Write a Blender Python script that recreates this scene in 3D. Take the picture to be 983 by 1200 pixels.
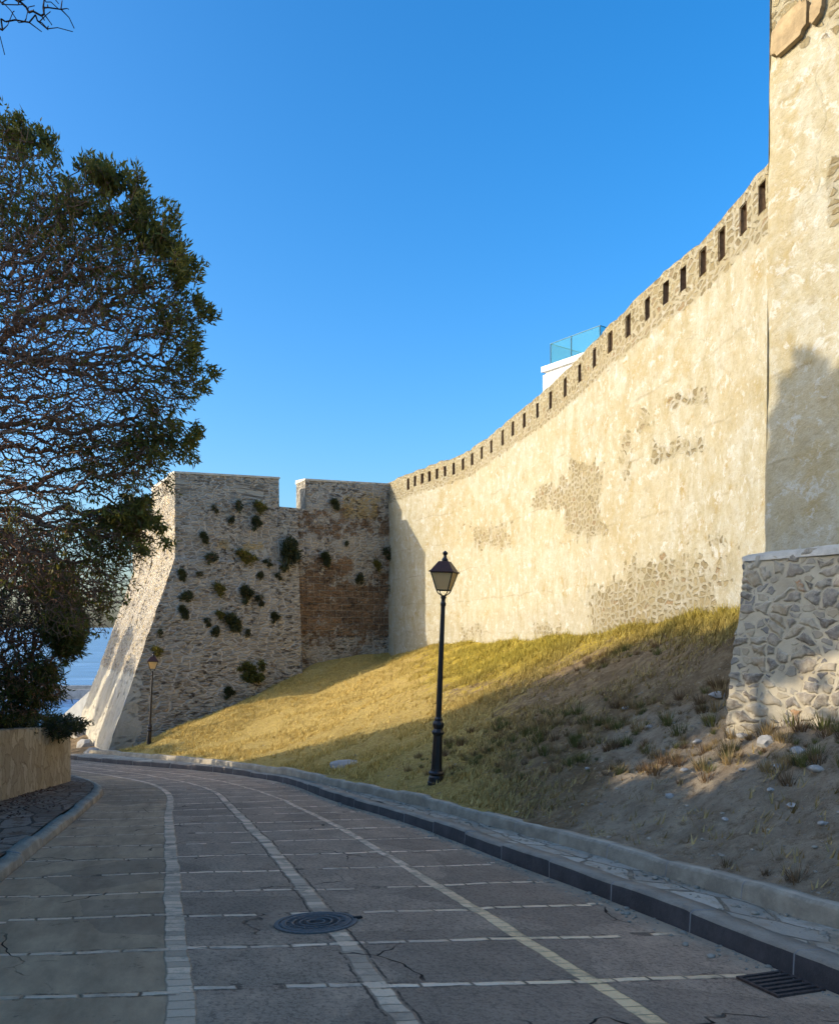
import bpy, bmesh, math, random
import numpy as np
from mathutils import Vector, Matrix, noise as mnoise

for o in list(bpy.data.objects): bpy.data.objects.remove(o)
sc = bpy.context.scene
C = sc.collection
R = math.radians
rng = np.random.default_rng(7)
random.seed(7)
EZ = 1.6            # eye height above the road; world z = height over the eye + EZ
F = 985.0

# ------------------------------------------------------------------ camera
cam = bpy.data.cameras.new('camera'); camo = bpy.data.objects.new('camera', cam); C.objects.link(camo)
camo.location = (0, 0, EZ); camo.rotation_euler = (R(90), 0, 0)
cam.sensor_fit = 'HORIZONTAL'; cam.sensor_width = 36; cam.lens = 36*F/983
cam.shift_y = 135/983; cam.clip_start = 0.1; cam.clip_end = 30000
sc.camera = camo

# ------------------------------------------------------------------ light
SUN_EL = 17.0; SUN_AZ = 12.0      # light travels along (cos az, sin az) in plan
w = bpy.data.worlds.new("World"); sc.world = w; w.use_nodes = True
wn = w.node_tree.nodes; wl = w.node_tree.links
bg = wn['Background']; sky = wn.new('ShaderNodeTexSky'); sky.sky_type = 'NISHITA'
sky.sun_disc = False; sky.sun_elevation = R(SUN_EL)
sky.sun_rotation = R(270 - SUN_AZ)
sky.air_density = 1.0; sky.dust_density = 3.0; sky.ozone_density = 4.0
bg.inputs[1].default_value = 0.15
hs_ = wn.new('ShaderNodeHueSaturation'); hs_.inputs['Saturation'].default_value = 1.3
wl.new(sky.outputs[0], hs_.inputs['Color']); wl.new(hs_.outputs[0], bg.inputs[0])
sun = bpy.data.lights.new('sun', 'SUN'); suno = bpy.data.objects.new('sun', sun); C.objects.link(suno)
sun.energy = 2.0; sun.angle = R(0.5); sun.color = (1.0, 0.87, 0.68)
dl = Vector((math.cos(R(SUN_AZ))*math.cos(R(SUN_EL)), math.sin(R(SUN_AZ))*math.cos(R(SUN_EL)), -math.sin(R(SUN_EL))))
suno.rotation_euler = dl.to_track_quat('-Z', 'Y').to_euler(); suno.location = (-20, -5, 20)
vs = sc.view_settings; vs.view_transform = 'Standard'; vs.look = 'None'; vs.gamma = 1; vs.exposure = 1.33
vs.use_curve_mapping = False

# ------------------------------------------------------------------ helpers
def P(px, py, d):
    return np.array([(px-491.5)/F*d, d, (735-py)/F*d+EZ])
def proj(v):
    v = np.asarray(v, float)
    y = np.maximum(v[..., 1], .1)
    return 491.5+F*v[..., 0]/y, 735-F*(v[..., 2]-EZ)/y
def roadz(x, y):
    return -0.0969*(-.2987*np.asarray(x, float)+.954*np.asarray(y, float))

def tag(o, label=None, cat=None, group=None, kind=None):
    if label: o['label'] = label
    if cat: o['category'] = cat
    if group: o['group'] = group
    if kind: o['kind'] = kind
    return o
def empty(name, loc, rz=0, rx=0, ry=0):
    o = bpy.data.objects.new(name, None); C.objects.link(o)
    o.location = loc; o.rotation_euler = (rx, ry, rz); o.empty_display_size = .2
    return o
def mesh(name, verts, faces, mat=None, parent=None, uv=None, col=None, smooth=False):
    """verts (n,3), faces list or (m,k) array, uv per vertex, col dict name->(n,4) per vertex"""
    me = bpy.data.meshes.new(name)
    verts = np.asarray(verts, dtype=np.float32)
    if isinstance(faces, np.ndarray):
        m, k = faces.shape
        me.vertices.add(len(verts)); me.vertices.foreach_set('co', verts.ravel())
        me.loops.add(m*k); me.loops.foreach_set('vertex_index', faces.astype(np.int32).ravel())
        me.polygons.add(m); me.polygons.foreach_set('loop_start', np.arange(0, m*k, k, dtype=np.int32))
        me.polygons.foreach_set('loop_total', np.full(m, k, dtype=np.int32))
        me.update(calc_edges=True)
    else:
        me.from_pydata(verts.tolist(), [], [list(f) for f in faces]); me.update()
    if uv is not None:
        idx = np.empty(len(me.loops), dtype=np.int32); me.loops.foreach_get('vertex_index', idx)
        l = me.uv_layers.new(name='UVMap'); l.data.foreach_set('uv', np.asarray(uv, dtype=np.float32)[idx].ravel())
    if col:
        for k_, a in col.items():
            at = me.attributes.new(k_, 'FLOAT_COLOR', 'POINT'); at.data.foreach_set('color', np.asarray(a, dtype=np.float32).ravel())
    if smooth: me.polygons.foreach_set('use_smooth', np.ones(len(me.polygons), dtype=bool))
    o = bpy.data.objects.new(name, me); C.objects.link(o)
    if mat:
        for q in (mat if isinstance(mat, (list, tuple)) else [mat]): me.materials.append(q)
    if parent: o.parent = parent
    return o
def gridfaces(nu, nv, flip=False):
    i, j = np.meshgrid(np.arange(nu-1), np.arange(nv-1), indexing='ij')
    a = i*nv+j; f = np.stack([a, a+nv, a+nv+1, a+1], -1).reshape(-1, 4)
    return f[:, ::-1].copy() if flip else f
def fbm(p, sc_=1.0, oct_=4):
    """vectorised value-noise fbm, p (...,3) -> about -1..1"""
    p = np.asarray(p, float)*sc_; out = 0; amp = 1; tot = 0
    for o_ in range(oct_):
        out = out+amp*vnoise(p+o_*17.3); tot += amp; amp *= .5; p = p*2.03
    return out/tot
def _h(i, j, k):
    n_ = (i*374761393+j*668265263+k*2147483647) & 0xffffffff
    n_ = ((n_ ^ (n_ >> 13))*1274126177) & 0xffffffff
    n_ = (n_ ^ (n_ >> 16)) & 0xffff
    return n_/32767.5-1
def vnoise(p):
    f = np.floor(p).astype(np.int64); t = p-f; t = t*t*(3-2*t)
    r_ = 0
    for a in (0, 1):
        for b in (0, 1):
            for c in (0, 1):
                wgt = (t[..., 0] if a else 1-t[..., 0])*(t[..., 1] if b else 1-t[..., 1])*(t[..., 2] if c else 1-t[..., 2])
                r_ = r_+wgt*_h(f[..., 0]+a, f[..., 1]+b, f[..., 2]+c)
    return r_
class MB:
    """collects boxes / lathes / tubes into one mesh"""
    def __init__(s): s.v = []; s.f = []
    def add(s, v, f):
        n_ = len(s.v); s.v += [tuple(q) for q in v]; s.f += [tuple(i+n_ for i in q) for q in f]; return s
    def box(s, c, d, rz=0):
        c = Vector(c); m = Matrix.Rotation(rz, 3, 'Z'); v = []
        for x in (-.5, .5):
            for y in (-.5, .5):
                for z in (-.5, .5): v.append(c+m @ Vector((x*d[0], y*d[1], z*d[2])))
        return s.add(v, [(0, 1, 3, 2), (4, 6, 7, 5), (0, 4, 5, 1), (2, 3, 7, 6), (0, 2, 6, 4), (1, 5, 7, 3)])
    def lathe(s, prof, n_=16, c=(0, 0, 0), rot=0):
        v = []; f = []
        for (r_, z) in prof:
            for k in range(n_):
                a = 2*math.pi*k/n_+rot; v.append((c[0]+r_*math.cos(a), c[1]+r_*math.sin(a), c[2]+z))
        for i in range(len(prof)-1):
            for k in range(n_):
                k2 = (k+1) % n_; f.append((i*n_+k, i*n_+k2, (i+1)*n_+k2, (i+1)*n_+k))
        f.append(tuple(range(n_-1, -1, -1))); f.append(tuple((len(prof)-1)*n_+k for k in range(n_)))
        return s.add(v, f)
    def tube(s, pts, rad, n_=6):
        pts = [Vector(p) for p in pts]
        if not isinstance(rad, (list, tuple)): rad = [rad]*len(pts)
        v = []; f = []
        for i, p in enumerate(pts):
            t = (pts[min(i+1, len(pts)-1)]-pts[max(i-1, 0)]).normalized()
            a = t.orthogonal().normalized() if abs(t.z) < .9 else t.cross(Vector((1, 0, 0))).normalized()
            if abs(t.z) < .9: a = t.cross(Vector((0, 0, 1))).normalized()
            b = t.cross(a)
            for k in range(n_):
                an = 2*math.pi*k/n_; v.append(p+(a*math.cos(an)+b*math.sin(an))*rad[i])
        for i in range(len(pts)-1):
            for k in range(n_):
                k2 = (k+1) % n_; f.append((i*n_+k, i*n_+k2, (i+1)*n_+k2, (i+1)*n_+k))
        f.append(tuple(range(n_-1, -1, -1))); f.append(tuple((len(pts)-1)*n_+k for k in range(n_)))
        return s.add(v, f)
    def build(s, name, mat, parent=None, smooth=False, bevel=0):
        o = mesh(name, s.v, s.f, mat, parent, smooth=False)
        bm = bmesh.new(); bm.from_mesh(o.data); bmesh.ops.recalc_face_normals(bm, faces=bm.faces)
        if bevel: bmesh.ops.bevel(bm, geom=bm.edges[:], offset=bevel, segments=1, affect='EDGES')
        bm.to_mesh(o.data); bm.free()
        if smooth:
            o.data.polygons.foreach_set('use_smooth', np.ones(len(o.data.polygons), dtype=bool))
        return o

# ------------------------------------------------------------------ shader helpers
class N:
    def __init__(s, name, rough=.9, spec=.2):
        s.mat = bpy.data.materials.new(name); s.mat.use_nodes = True
        s.t = s.mat.node_tree; s.b = s.t.nodes['Principled BSDF']
        s.b.inputs['Roughness'].default_value = rough
        s.b.inputs['Specular IOR Level'].default_value = spec
        s._uv = None
    def new(s, k): return s.t.nodes.new(k)
    def put(s, sock, v):
        if v is None: return
        if isinstance(v, bpy.types.NodeSocket): s.t.links.new(v, sock)
        else:
            if sock.type == 'RGBA' and isinstance(v, (tuple, list)) and len(v) == 3: v = (*v, 1)
            if sock.type == 'VECTOR' and isinstance(v, (int, float)): v = (v, v, v)
            sock.default_value = v
    def uv(s):
        if not s._uv: s._uv = s.new('ShaderNodeUVMap').outputs[0]
        return s._uv
    def obj(s): return s.new('ShaderNodeTexCoord').outputs['Object']
    def m(s, op, a, b=None, c=None, clamp=False):
        n_ = s.new('ShaderNodeMath'); n_.operation = op; n_.use_clamp = clamp
        for i, q in enumerate((a, b, c)):
            if q is not None: s.put(n_.inputs[i], q)
        return n_.outputs[0]
    def vm(s, op, a, b=None, scale=None):
        n_ = s.new('ShaderNodeVectorMath'); n_.operation = op
        s.put(n_.inputs[0], a)
        if b is not None: s.put(n_.inputs[1], b)
        if scale is not None: s.put(n_.inputs['Scale'], scale)
        return n_.outputs[0]
    def sep(s, v):
        n_ = s.new('ShaderNodeSeparateXYZ'); s.put(n_.inputs[0], v); return n_.outputs
    def comb(s, x, y, z=0):
        n_ = s.new('ShaderNodeCombineXYZ')
        for i, q in enumerate((x, y, z)): s.put(n_.inputs[i], q)
        return n_.outputs[0]
    def noise(s, v, scale, detail=4, rough=.6, dist=0, col=False):
        n_ = s.new('ShaderNodeTexNoise'); s.put(n_.inputs['Vector'], v)
        n_.inputs['Scale'].default_value = scale; n_.inputs['Detail'].default_value = detail
        n_.inputs['Roughness'].default_value = rough; n_.inputs['Distortion'].default_value = dist
        return n_.outputs[1 if col else 0]
    def vor(s, v, scale=1, rand=1, feat='F1', dim='2D'):
        n_ = s.new('ShaderNodeTexVoronoi'); n_.voronoi_dimensions = dim; n_.feature = feat
        s.put(n_.inputs['Vector'], v); n_.inputs['Scale'].default_value = scale
        n_.inputs['Randomness'].default_value = rand
        return n_.outputs
    def smooth(s, x, a, b):
        n_ = s.new('ShaderNodeMapRange'); n_.interpolation_type = 'SMOOTHSTEP'
        s.put(n_.inputs[0], x); s.put(n_.inputs[1], a); s.put(n_.inputs[2], b)
        n_.inputs[3].default_value = 0; n_.inputs[4].default_value = 1
        return n_.outputs[0]
    def mix(s, f, a, b, mode='MIX'):
        n_ = s.new('ShaderNodeMix'); n_.data_type = 'RGBA'; n_.blend_type = mode
        s.put(n_.inputs[0], f); s.put(n_.inputs[6], a); s.put(n_.inputs[7], b)
        return n_.outputs[2]
    def ramp(s, f, stops, interp='LINEAR'):
        n_ = s.new('ShaderNodeValToRGB'); s.put(n_.inputs[0], f); cr = n_.color_ramp; cr.interpolation = interp
        while len(cr.elements) < len(stops): cr.elements.new(.5)
        for e, (p, c) in zip(cr.elements, stops): e.position = p; e.color = (*c, 1)
        return n_.outputs[0]
    def attr(s, name):
        n_ = s.new('ShaderNodeAttribute'); n_.attribute_name = name; return n_.outputs[0]
    def scale(s, v, x, y, z=1): return s.vm('MULTIPLY', v, (x, y, z))
    def warp(s, v, scale, amt):
        c = s.noise(v, scale, 3, .5, 0, True)
        return s.vm('ADD', v, s.vm('SCALE', s.vm('SUBTRACT', c, (.5, .5, .5)), scale=amt))
    def bump(s, h, strength=1, dist=.02, normal=None):
        n_ = s.new('ShaderNodeBump'); s.put(n_.inputs['Height'], h)
        n_.inputs['Strength'].default_value = strength; n_.inputs['Distance'].default_value = dist
        if normal is not None: s.put(n_.inputs['Normal'], normal)
        return n_.outputs[0]
    def done(s, col=None, normal=None, rough=None, disp=None, dscale=1, mid=.5):
        if col is not None: s.put(s.b.inputs['Base Color'], col)
        if normal is not None: s.put(s.b.inputs['Normal'], normal)
        if rough is not None: s.put(s.b.inputs['Roughness'], rough)
        if disp is not None:
            d = s.new('ShaderNodeDisplacement'); s.put(d.inputs[0], disp); d.inputs[1].default_value = mid; d.inputs[2].default_value = dscale
            s.t.links.new(d.outputs[0], s.t.nodes['Material Output'].inputs['Displacement']); s.mat.displacement_method = 'BOTH'
        return s.mat
def stones(n, vec, sx, sy, rand=.75, wamt=.06, wsc=3.0, mw=.035, ms=.07):
    """irregular coursed stones. -> (stone mask, cell colour sockets rgb, edge distance)"""
    v = n.warp(vec, wsc, wamt); v = n.warp(v, wsc*4.5, wamt*.28); v = n.scale(v, sx, sy, 0)
    e = n.vor(v, 1, rand, 'DISTANCE_TO_EDGE')['Distance']
    c = n.vor(v, 1, rand, 'F1')['Color']
    r_, g_, b_ = n.sep(c)
    ev = n.m('SUBTRACT', e, n.m('MULTIPLY', b_, mw*1.3))
    return n.smooth(ev, mw*.6, mw*.6+ms), (r_, g_, b_), e
def simple(name, col, rough=.8, nscale=0, amt=.25, metal=0, bump_=0, spec=.3):
    n = N(name, rough, spec); n.b.inputs['Metallic'].default_value = metal
    if nscale:
        f = n.noise(n.obj(), nscale, 5, .65)
        c0 = tuple(q*(1-amt) for q in col); c1 = tuple(min(1, q*(1+amt)) for q in col)
        return n.done(n.ramp(f, [(.25, c0), (.75, c1)]), n.bump(f, .6, bump_) if bump_ else None)
    return n.done(col)

# ------------------------------------------------------------------ materials
def mat_plaster():
    n = N('lime_plaster', .92, .15); uv = n.uv()
    ms = n.sep(n.attr('mask')); rub, och, gry = ms
    big = n.noise(uv, .45, 6, .65); mid = n.noise(n.warp(uv, 1.2, .5), 1.7, 6, .7)
    stv = n.scale(n.warp(uv, 1.0, .5), 1.7, .6); streak = n.noise(stv, 1.6, 6, .68)
    stv2 = n.scale(n.warp(uv, 2.0, .35), 4.0, 1.0); streak2 = n.noise(stv2, 1.2, 5, .7)
    fine = n.noise(uv, 14, 6, .7)
    c = n.ramp(streak, [(.25, (.56, .45, .25)), (.42, (.66, .57, .36)), (.54, (.73, .65, .46)), (.72, (.78, .73, .58))])
    c = n.mix(n.smooth(mid, .52, .70), c, (.58, .42, .17))
    c = n.mix(n.smooth(mid, .48, .30), c, (.76, .71, .56))
    c = n.mix(n.m('MULTIPLY', n.smooth(streak2, .55, .68), .45), c, (.80, .76, .64))
    och2 = n.smooth(n.m('ADD', och, n.m('MULTIPLY', n.m('SUBTRACT', mid, .5), 2.0)), .42, .66)
    c = n.mix(n.m('MULTIPLY', och2, .6), c, (.62, .49, .25))
    # bare square repairs and flakes: cell edges
    ev = n.vor(n.scale(n.warp(uv, 1.3, .8), .55, .8), 1, .9, 'F1')['Color']
    c = n.mix(.35, c, n.mix(n.sep(ev)[0], (.55, .45, .26), (.84, .79, .66)), 'MULTIPLY') if False else n.mix(n.m('MULTIPLY', n.m('GREATER_THAN', n.sep(ev)[0], .72), .35), c, (.72, .60, .36))
    c = n.mix(n.m('MULTIPLY', n.smooth(fine, .54, .70), .5), c, (.40, .31, .16))
    dark = n.smooth(n.noise(uv, 5.5, 7, .75), .62, .72)
    c = n.mix(n.m('MULTIPLY', dark, .4), c, (.42, .33, .18))
    c = n.mix(n.m('MULTIPLY', gry, .6), c, (.42, .40, .36))
    lx_ = n.m('ABSOLUTE', n.m('SUBTRACT', n.m('FRACT', n.m('ADD', n.m('MULTIPLY', n.sep(n.warp(uv, .8, .35))[1], .85), .3)), .5))
    lift = n.m('MULTIPLY', n.smooth(lx_, .03, .006), n.smooth(n.noise(uv, .7, 4, .6), .46, .6))
    c = n.mix(n.m('MULTIPLY', lift, .45), c, (.42, .33, .18))
    blot = n.noise(n.warp(uv, 2, .4), 3.4, 7, .75)
    c = n.mix(n.m('MULTIPLY', n.smooth(blot, .54, .62), .7), c, (.90, .87, .78)); c = n.mix(n.m('MULTIPLY', n.smooth(blot, .46, .38), .45), c, (.54, .44, .25))
    sm2_ = n.noise(n.warp(n.vm('ADD', uv, (3, 9, 0)), 4, .25), 8, 6, .8); c = n.mix(n.m('MULTIPLY', n.smooth(sm2_, .56, .64), .5), c, (.50, .39, .21)); c = n.mix(n.m('MULTIPLY', n.smooth(sm2_, .44, .37), .5), c, (.90, .86, .76))
    # chips and cracks in the render coat
    ck = n.vor(n.warp(uv, 2.2, .7), .42, 1, 'DISTANCE_TO_EDGE')['Distance']
    crk = n.m('MULTIPLY', n.smooth(ck, .012, .003), n.smooth(n.noise(uv, .5, 3, .5), .48, .58))
    c = n.mix(n.m('MULTIPLY', crk, .10), c, (.40, .33, .20))
    # rubble shows through
    sm, (r_, g_, b_), e = stones(n, uv, 4.4, 7.2, .9, .18, 3.0, .10, .12)
    stc = n.ramp(r_, [(0, (.27, .19, .085)), (.35, (.44, .33, .155)), (.65, (.56, .44, .23)), (.85, (.37, .29, .16)), (1, (.44, .26, .12))])
    stc = n.mix(n.smooth(fine, .4, .7), stc, (.52, .44, .27))
    rn = n.m('ADD', n.m('MULTIPLY', n.noise(uv, 3.2, 6, .7), .5), n.m('MULTIPLY', n.noise(uv, 1.1, 5, .6), .5))
    lvl = n.m('ADD', rub, n.m('MULTIPLY', n.m('SUBTRACT', rn, .5), 1.5))
    vis = n.smooth(n.m('SUBTRACT', lvl, n.m('MULTIPLY', g_, .42)), .24, .36)
    area = n.smooth(lvl, .40, .72)
    c = n.mix(n.m('MULTIPLY', area, .40), c, n.mix(fine, (.38, .29, .14), (.66, .55, .33)))
    rm = n.m('MULTIPLY', sm, vis)
    c = n.mix(n.m('MULTIPLY', rm, .92), c, stc)
    hpl = n.m('ADD', n.m('ADD', n.m('MULTIPLY', fine, .25), n.m('MULTIPLY', mid, .8)), n.m('MULTIPLY', n.noise(uv, 5, 5, .7), .7))
    hpl = n.m('SUBTRACT', hpl, n.m('MULTIPLY', crk, .12))
    h2 = n.m('ADD', n.m('ADD', hpl, n.m('MULTIPLY', rm, .45)), n.m('MULTIPLY', area, n.m('SUBTRACT', n.m('MULTIPLY', fine, .4), .6)))
    c = n.mix(1.0, c, (.50, .515, .525), 'MULTIPLY')
    return n.done(c, n.bump(h2, 1, .045))
def mat_bastion():
    """grey-brown eroded rubble; mask r=ashlar brown, g=plaster cover, b=ochre, also the painted sunlit tone of the left face"""
    n = N('weathered_rubble', .95, .1); uv = n.uv(); br, pl, oc = n.sep(n.attr('mask'))
    fine = n.noise(uv, 11, 7, .72); mid = n.noise(uv, 2.1, 6, .7); big = n.noise(uv, .5, 5, .6)
    sm, (r_, g_, b_), e = stones(n, uv, 3.2, 7.5, .85, .14, 3, .05, .16)
    sc1 = n.ramp(r_, [(0, (.22, .175, .12)), (.3, (.34, .285, .20)), (.6, (.42, .36, .265)), (.85, (.50, .44, .34)), (1, (.28, .20, .12))])
    mort = n.ramp(mid, [(.3, (.42, .375, .30)), (.7, (.56, .49, .39))])
    c = n.mix(sm, mort, sc1)
    c = n.mix(n.m('MULTIPLY', n.smooth(fine, .35, .65), .45), c, (.50, .45, .37))
    pit = n.m('MULTIPLY', n.smooth(n.noise(n.scale(uv, 1, 1.7), 4.2, 6, .75), .54, .60), n.smooth(n.noise(uv, .7, 3, .5), .42, .60))
    pale_blot = n.smooth(mid, .55, .72)  # paler blotches scattered at random over the stone
    c = n.mix(n.m('MULTIPLY', pale_blot, .5), c, (.56, .52, .45))
    # brown ashlar courses
    brk = n.new('ShaderNodeTexBrick'); n.put(brk.inputs['Vector'], n.warp(uv, 2.5, .06))
    brk.inputs['Scale'].default_value = 1; brk.inputs['Brick Width'].default_value = .55; brk.inputs['Row Height'].default_value = .29
    brk.inputs['Mortar Size'].default_value = .018; brk.inputs['Mortar Smooth'].default_value = .3; brk.inputs['Bias'].default_value = 0
    brk.inputs['Color1'].default_value = (.12, .060, .027, 1); brk.inputs['Color2'].default_value = (.27, .145, .065, 1); brk.inputs['Mortar'].default_value = (.34, .27, .18, 1)
    bm_ = n.smooth(n.m('ADD', br, n.m('MULTIPLY', n.m('SUBTRACT', n.noise(uv, 1.5, 6, .75), .5), 2.4)), .42, .66)
    bc = n.mix(n.m('MULTIPLY', n.smooth(fine, .45, .7), .5), brk.outputs[0], (.33, .23, .13))
    c = n.mix(n.m('MULTIPLY', bm_, .85), c, bc)
    om = n.smooth(n.m('ADD', oc, n.m('MULTIPLY', n.m('SUBTRACT', n.noise(uv, 4, 5, .7), .5), 1.2)), .45, .6)
    c = n.mix(n.m('MULTIPLY', om, .7), c, (.50, .36, .15))
    pm = n.smooth(n.m('ADD', pl, n.m('MULTIPLY', n.m('SUBTRACT', n.noise(uv, 1.2, 6, .75), .5), 1.3)), .45, .55)
    pc = n.ramp(n.noise(n.scale(n.warp(uv, 1, .3), 2.0, .5), 1.3, 6, .7), [(.3, (.38, .33, .24)), (.5, (.47, .43, .34)), (.7, (.55, .51, .42))])
    c = n.mix(pm, c, pc)
    c = n.mix(n.m('MULTIPLY', pit, n.m('SUBTRACT', .9, n.m('MULTIPLY', pm, .7))), c, (.10, .078, .055))
    h = n.m('ADD', n.m('MULTIPLY', sm, n.m('SUBTRACT', 1, pm)), n.m('MULTIPLY', fine, .8))
    h = n.m('SUBTRACT', h, n.m('MULTIPLY', pit, n.m('SUBTRACT', 1.6, pm)))
    h = n.m('ADD', h, n.m('MULTIPLY', n.m('MULTIPLY', brk.outputs[1], bm_), -1.0))
    return n.done(c, n.bump(h, 1, .075))
def mat_buttress():
    n = N('grey_rubble_stone', .9, .2); uv = n.uv()
    fine = n.noise(uv, 16, 7, .7); mid = n.noise(uv, 3, 5, .6)
    sm, (r_, g_, b_), e = stones(n, uv, 5.4, 8.6, .95, .26, 2.4, .04, .11)
    small, (r2, g2, b2), e2 = stones(n, n.vm('ADD', uv, (3.3, 1.7, 0)), 8.0, 11, .95, .10, 5, .10, .07)
    st = n.ramp(r_, [(0, (.15, .125, .095)), (.22, (.24, .20, .15)), (.42, (.32, .27, .19)), (.6, (.19, .165, .135)), (.74, (.29, .225, .14)), (.86, (.38, .33, .24)), (.94, (.33, .19, .09)), (1, (.2, .19, .18))], 'CONSTANT')
    st = n.mix(n.m('MULTIPLY', n.smooth(fine, .42, .68), .6), st, (.44, .40, .32))
    keep = n.m('GREATER_THAN', g_, .27)          # some cells are only mortar with small stones in it
    sm1 = n.m('MULTIPLY', sm, keep)
    sm2 = n.m('MULTIPLY', n.m('MULTIPLY', small, n.m('SUBTRACT', 1, keep)), n.m('GREATER_THAN', g2, .35))
    st2 = n.ramp(r2, [(0, (.14, .13, .12)), (.5, (.26, .24, .20)), (1, (.36, .30, .2))])
    mort = n.ramp(mid, [(.3, (.36, .305, .21)), (.7, (.50, .44, .32))])
    mort = n.mix(n.m('MULTIPLY', n.smooth(fine, .5, .7), .3), mort, (.36, .32, .26))
    c = n.mix(sm1, mort, st); c = n.mix(sm2, c, st2)
    smear = n.smooth(n.noise(uv, 2.3, 6, .75), .47, .62)
    c = n.mix(n.m('MULTIPLY', smear, .75), c, mort)
    dome = n.smooth(e, 0, .35)
    h = n.m('ADD', n.m('MULTIPLY', sm1, n.m('ADD', .35, n.m('MULTIPLY', dome, .5))), n.m('MULTIPLY', sm2, .35))
    h = n.m('ADD', h, n.m('ADD', n.m('MULTIPLY', fine, .22), n.m('MULTIPLY', mid, .3)))
    return n.done(c, None, disp=h, dscale=.03, mid=.7)
def mat_road():
    n = N('worn_asphalt_with_stone_setts', .9, .10); uv = n.uv(); u, v, _ = n.sep(uv)
    wuv = n.warp(uv, 1.6, .08); wuv = n.warp(wuv, 9, .03); wu, wv, _ = n.sep(wuv)
    big = n.noise(uv, .35, 5, .6); mid = n.noise(uv, 2.5, 6, .7); fine = n.noise(uv, 60, 4, .8); agg = n.vor(uv, 75, 1, 'F1')
    ac = n.ramp(mid, [(.3, (.130, .115, .096)), (.5, (.195, .170, .142)), (.72, (.27, .235, .195))])
    ac = n.mix(n.m('MULTIPLY', n.smooth(agg['Distance'], .34, .16), n.m('GREATER_THAN', n.sep(agg['Color'])[0], .6)), ac, (.20, .19, .175))
    ac = n.mix(n.m('MULTIPLY', n.smooth(fine, .46, .72), .7), ac, (.30, .275, .24))
    ac = n.mix(n.m('MULTIPLY', n.smooth(n.noise(uv, 28, 5, .8), .52, .40), .55), ac, (.05, .046, .042))
    left = n.smooth(n.m('ADD', v, n.m('MULTIPLY', n.m('SUBTRACT', mid, .5), .1)), 1.58, 1.50)
    lc = n.ramp(n.noise(n.scale(uv, .6, 1.6), 2, 6, .7), [(.3, (.150, .125, .092)), (.5, (.215, .182, .135)), (.7, (.28, .24, .18))])
    lc = n.mix(n.m('MULTIPLY', n.smooth(fine, .5, .75), .5), lc, (.17, .155, .13))
    ac = n.mix(left, ac, lc)
    red = n.smooth(n.noise(n.scale(uv, 2.0, .6), .9, 4, .6), .62, .72)
    ac = n.mix(n.m('MULTIPLY', n.m('MULTIPLY', red, left), .6), ac, (.085, .045, .035))
    pt = n.vor(n.warp(uv, 3, .2), .7, 1, 'F1')['Color']; ps = n.sep(pt)[0]
    ac = n.mix(n.m('MULTIPLY', n.m('GREATER_THAN', ps, .7), .35), ac, (.085, .078, .070))
    ac = n.mix(n.m('MULTIPLY', n.smooth(n.noise(uv, 1.3, 6, .8), .55, .7), .5), ac, (.24, .215, .18))
    ac = n.mix(n.m('MULTIPLY', n.smooth(n.noise(n.vm('ADD', uv, (7, 3, 0)), 4.5, 5, .8), .60, .68), .6), ac, (.055, .050, .045))
    # dust and wear by the right kerb
    dust = n.m('MULTIPLY', n.smooth(n.m('ADD', v, n.m('MULTIPLY', n.m('SUBTRACT', mid, .5), .8)), 5.1, 5.5), .7)
    ac = n.mix(dust, ac, (.26, .24, .20))
    # wandering cracks
    ck = n.vor(n.warp(uv, 1.5, .9), .55, 1, 'DISTANCE_TO_EDGE')['Distance']
    crack = n.m('MULTIPLY', n.smooth(ck, .0065, .002), n.smooth(n.noise(uv, .9, 3, .5), .53, .60))
    # three longitudinal strips of setts
    vv = wv
    def band(x, c, hw, s=.015):
        return n.smooth(n.m('ABSOLUTE', n.m('SUBTRACT', x, c)), hw+s, hw)
    s1 = band(vv, 1.6, .066); s2 = band(vv, 2.8, .060); s3 = band(vv, 4.0, .054)
    strip = n.m('MAXIMUM', s1, n.m('MAXIMUM', s2, s3))
    su = n.m('MULTIPLY', wu, 8.2); sf = n.m('FRACT', su); sid = n.m('FLOOR', su)
    sj = n.m('MULTIPLY', n.smooth(sf, .0, .07), n.smooth(sf, 1.0, .93))
    wn_ = n.new('ShaderNodeTexWhiteNoise'); wn_.noise_dimensions = '2D'; n.put(wn_.inputs['Vector'], n.comb(sid, n.m('FLOOR', n.m('MULTIPLY', v, 1.0)), 0)); rs = wn_.outputs[0]
    strip_m = n.m('MULTIPLY', strip, n.m('ADD', .25, n.m('MULTIPLY', sj, .75)))
    # cross rows
    k = n.m('DIVIDE', n.m('SUBTRACT', wu, 4.80), .885)
    kr = n.m('ROUND', k); w3 = n.new('ShaderNodeTexWhiteNoise'); w3.noise_dimensions = '2D'
    n.put(w3.inputs['Vector'], n.comb(kr, n.m('FLOOR', n.m('MULTIPLY', n.m('SUBTRACT', v, .4), .8333)), 0))
    kf = n.m('MULTIPLY', n.m('ABSOLUTE', n.m('ADD', n.m('SUBTRACT', k, kr), n.m('MULTIPLY', n.m('SUBTRACT', w3.outputs[0], .5), .10))), .885)
    row = n.smooth(kf, .038, .022)
    rv = n.m('ADD', n.m('MULTIPLY', wv, 3.6), n.m('MULTIPLY', kr, .43)); rf = n.m('FRACT', rv)
    rj = n.m('MULTIPLY', n.smooth(rf, .0, .06), n.smooth(rf, 1.0, .94))
    w2 = n.new('ShaderNodeTexWhiteNoise'); w2.noise_dimensions = '2D'; n.put(w2.inputs['Vector'], n.comb(n.m('FLOOR', rv), kr, 0)); rr = w2.outputs[0]
    row = n.m('MULTIPLY', n.m('MULTIPLY', row, rj), n.m('GREATER_THAN', rr, .06))
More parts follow.
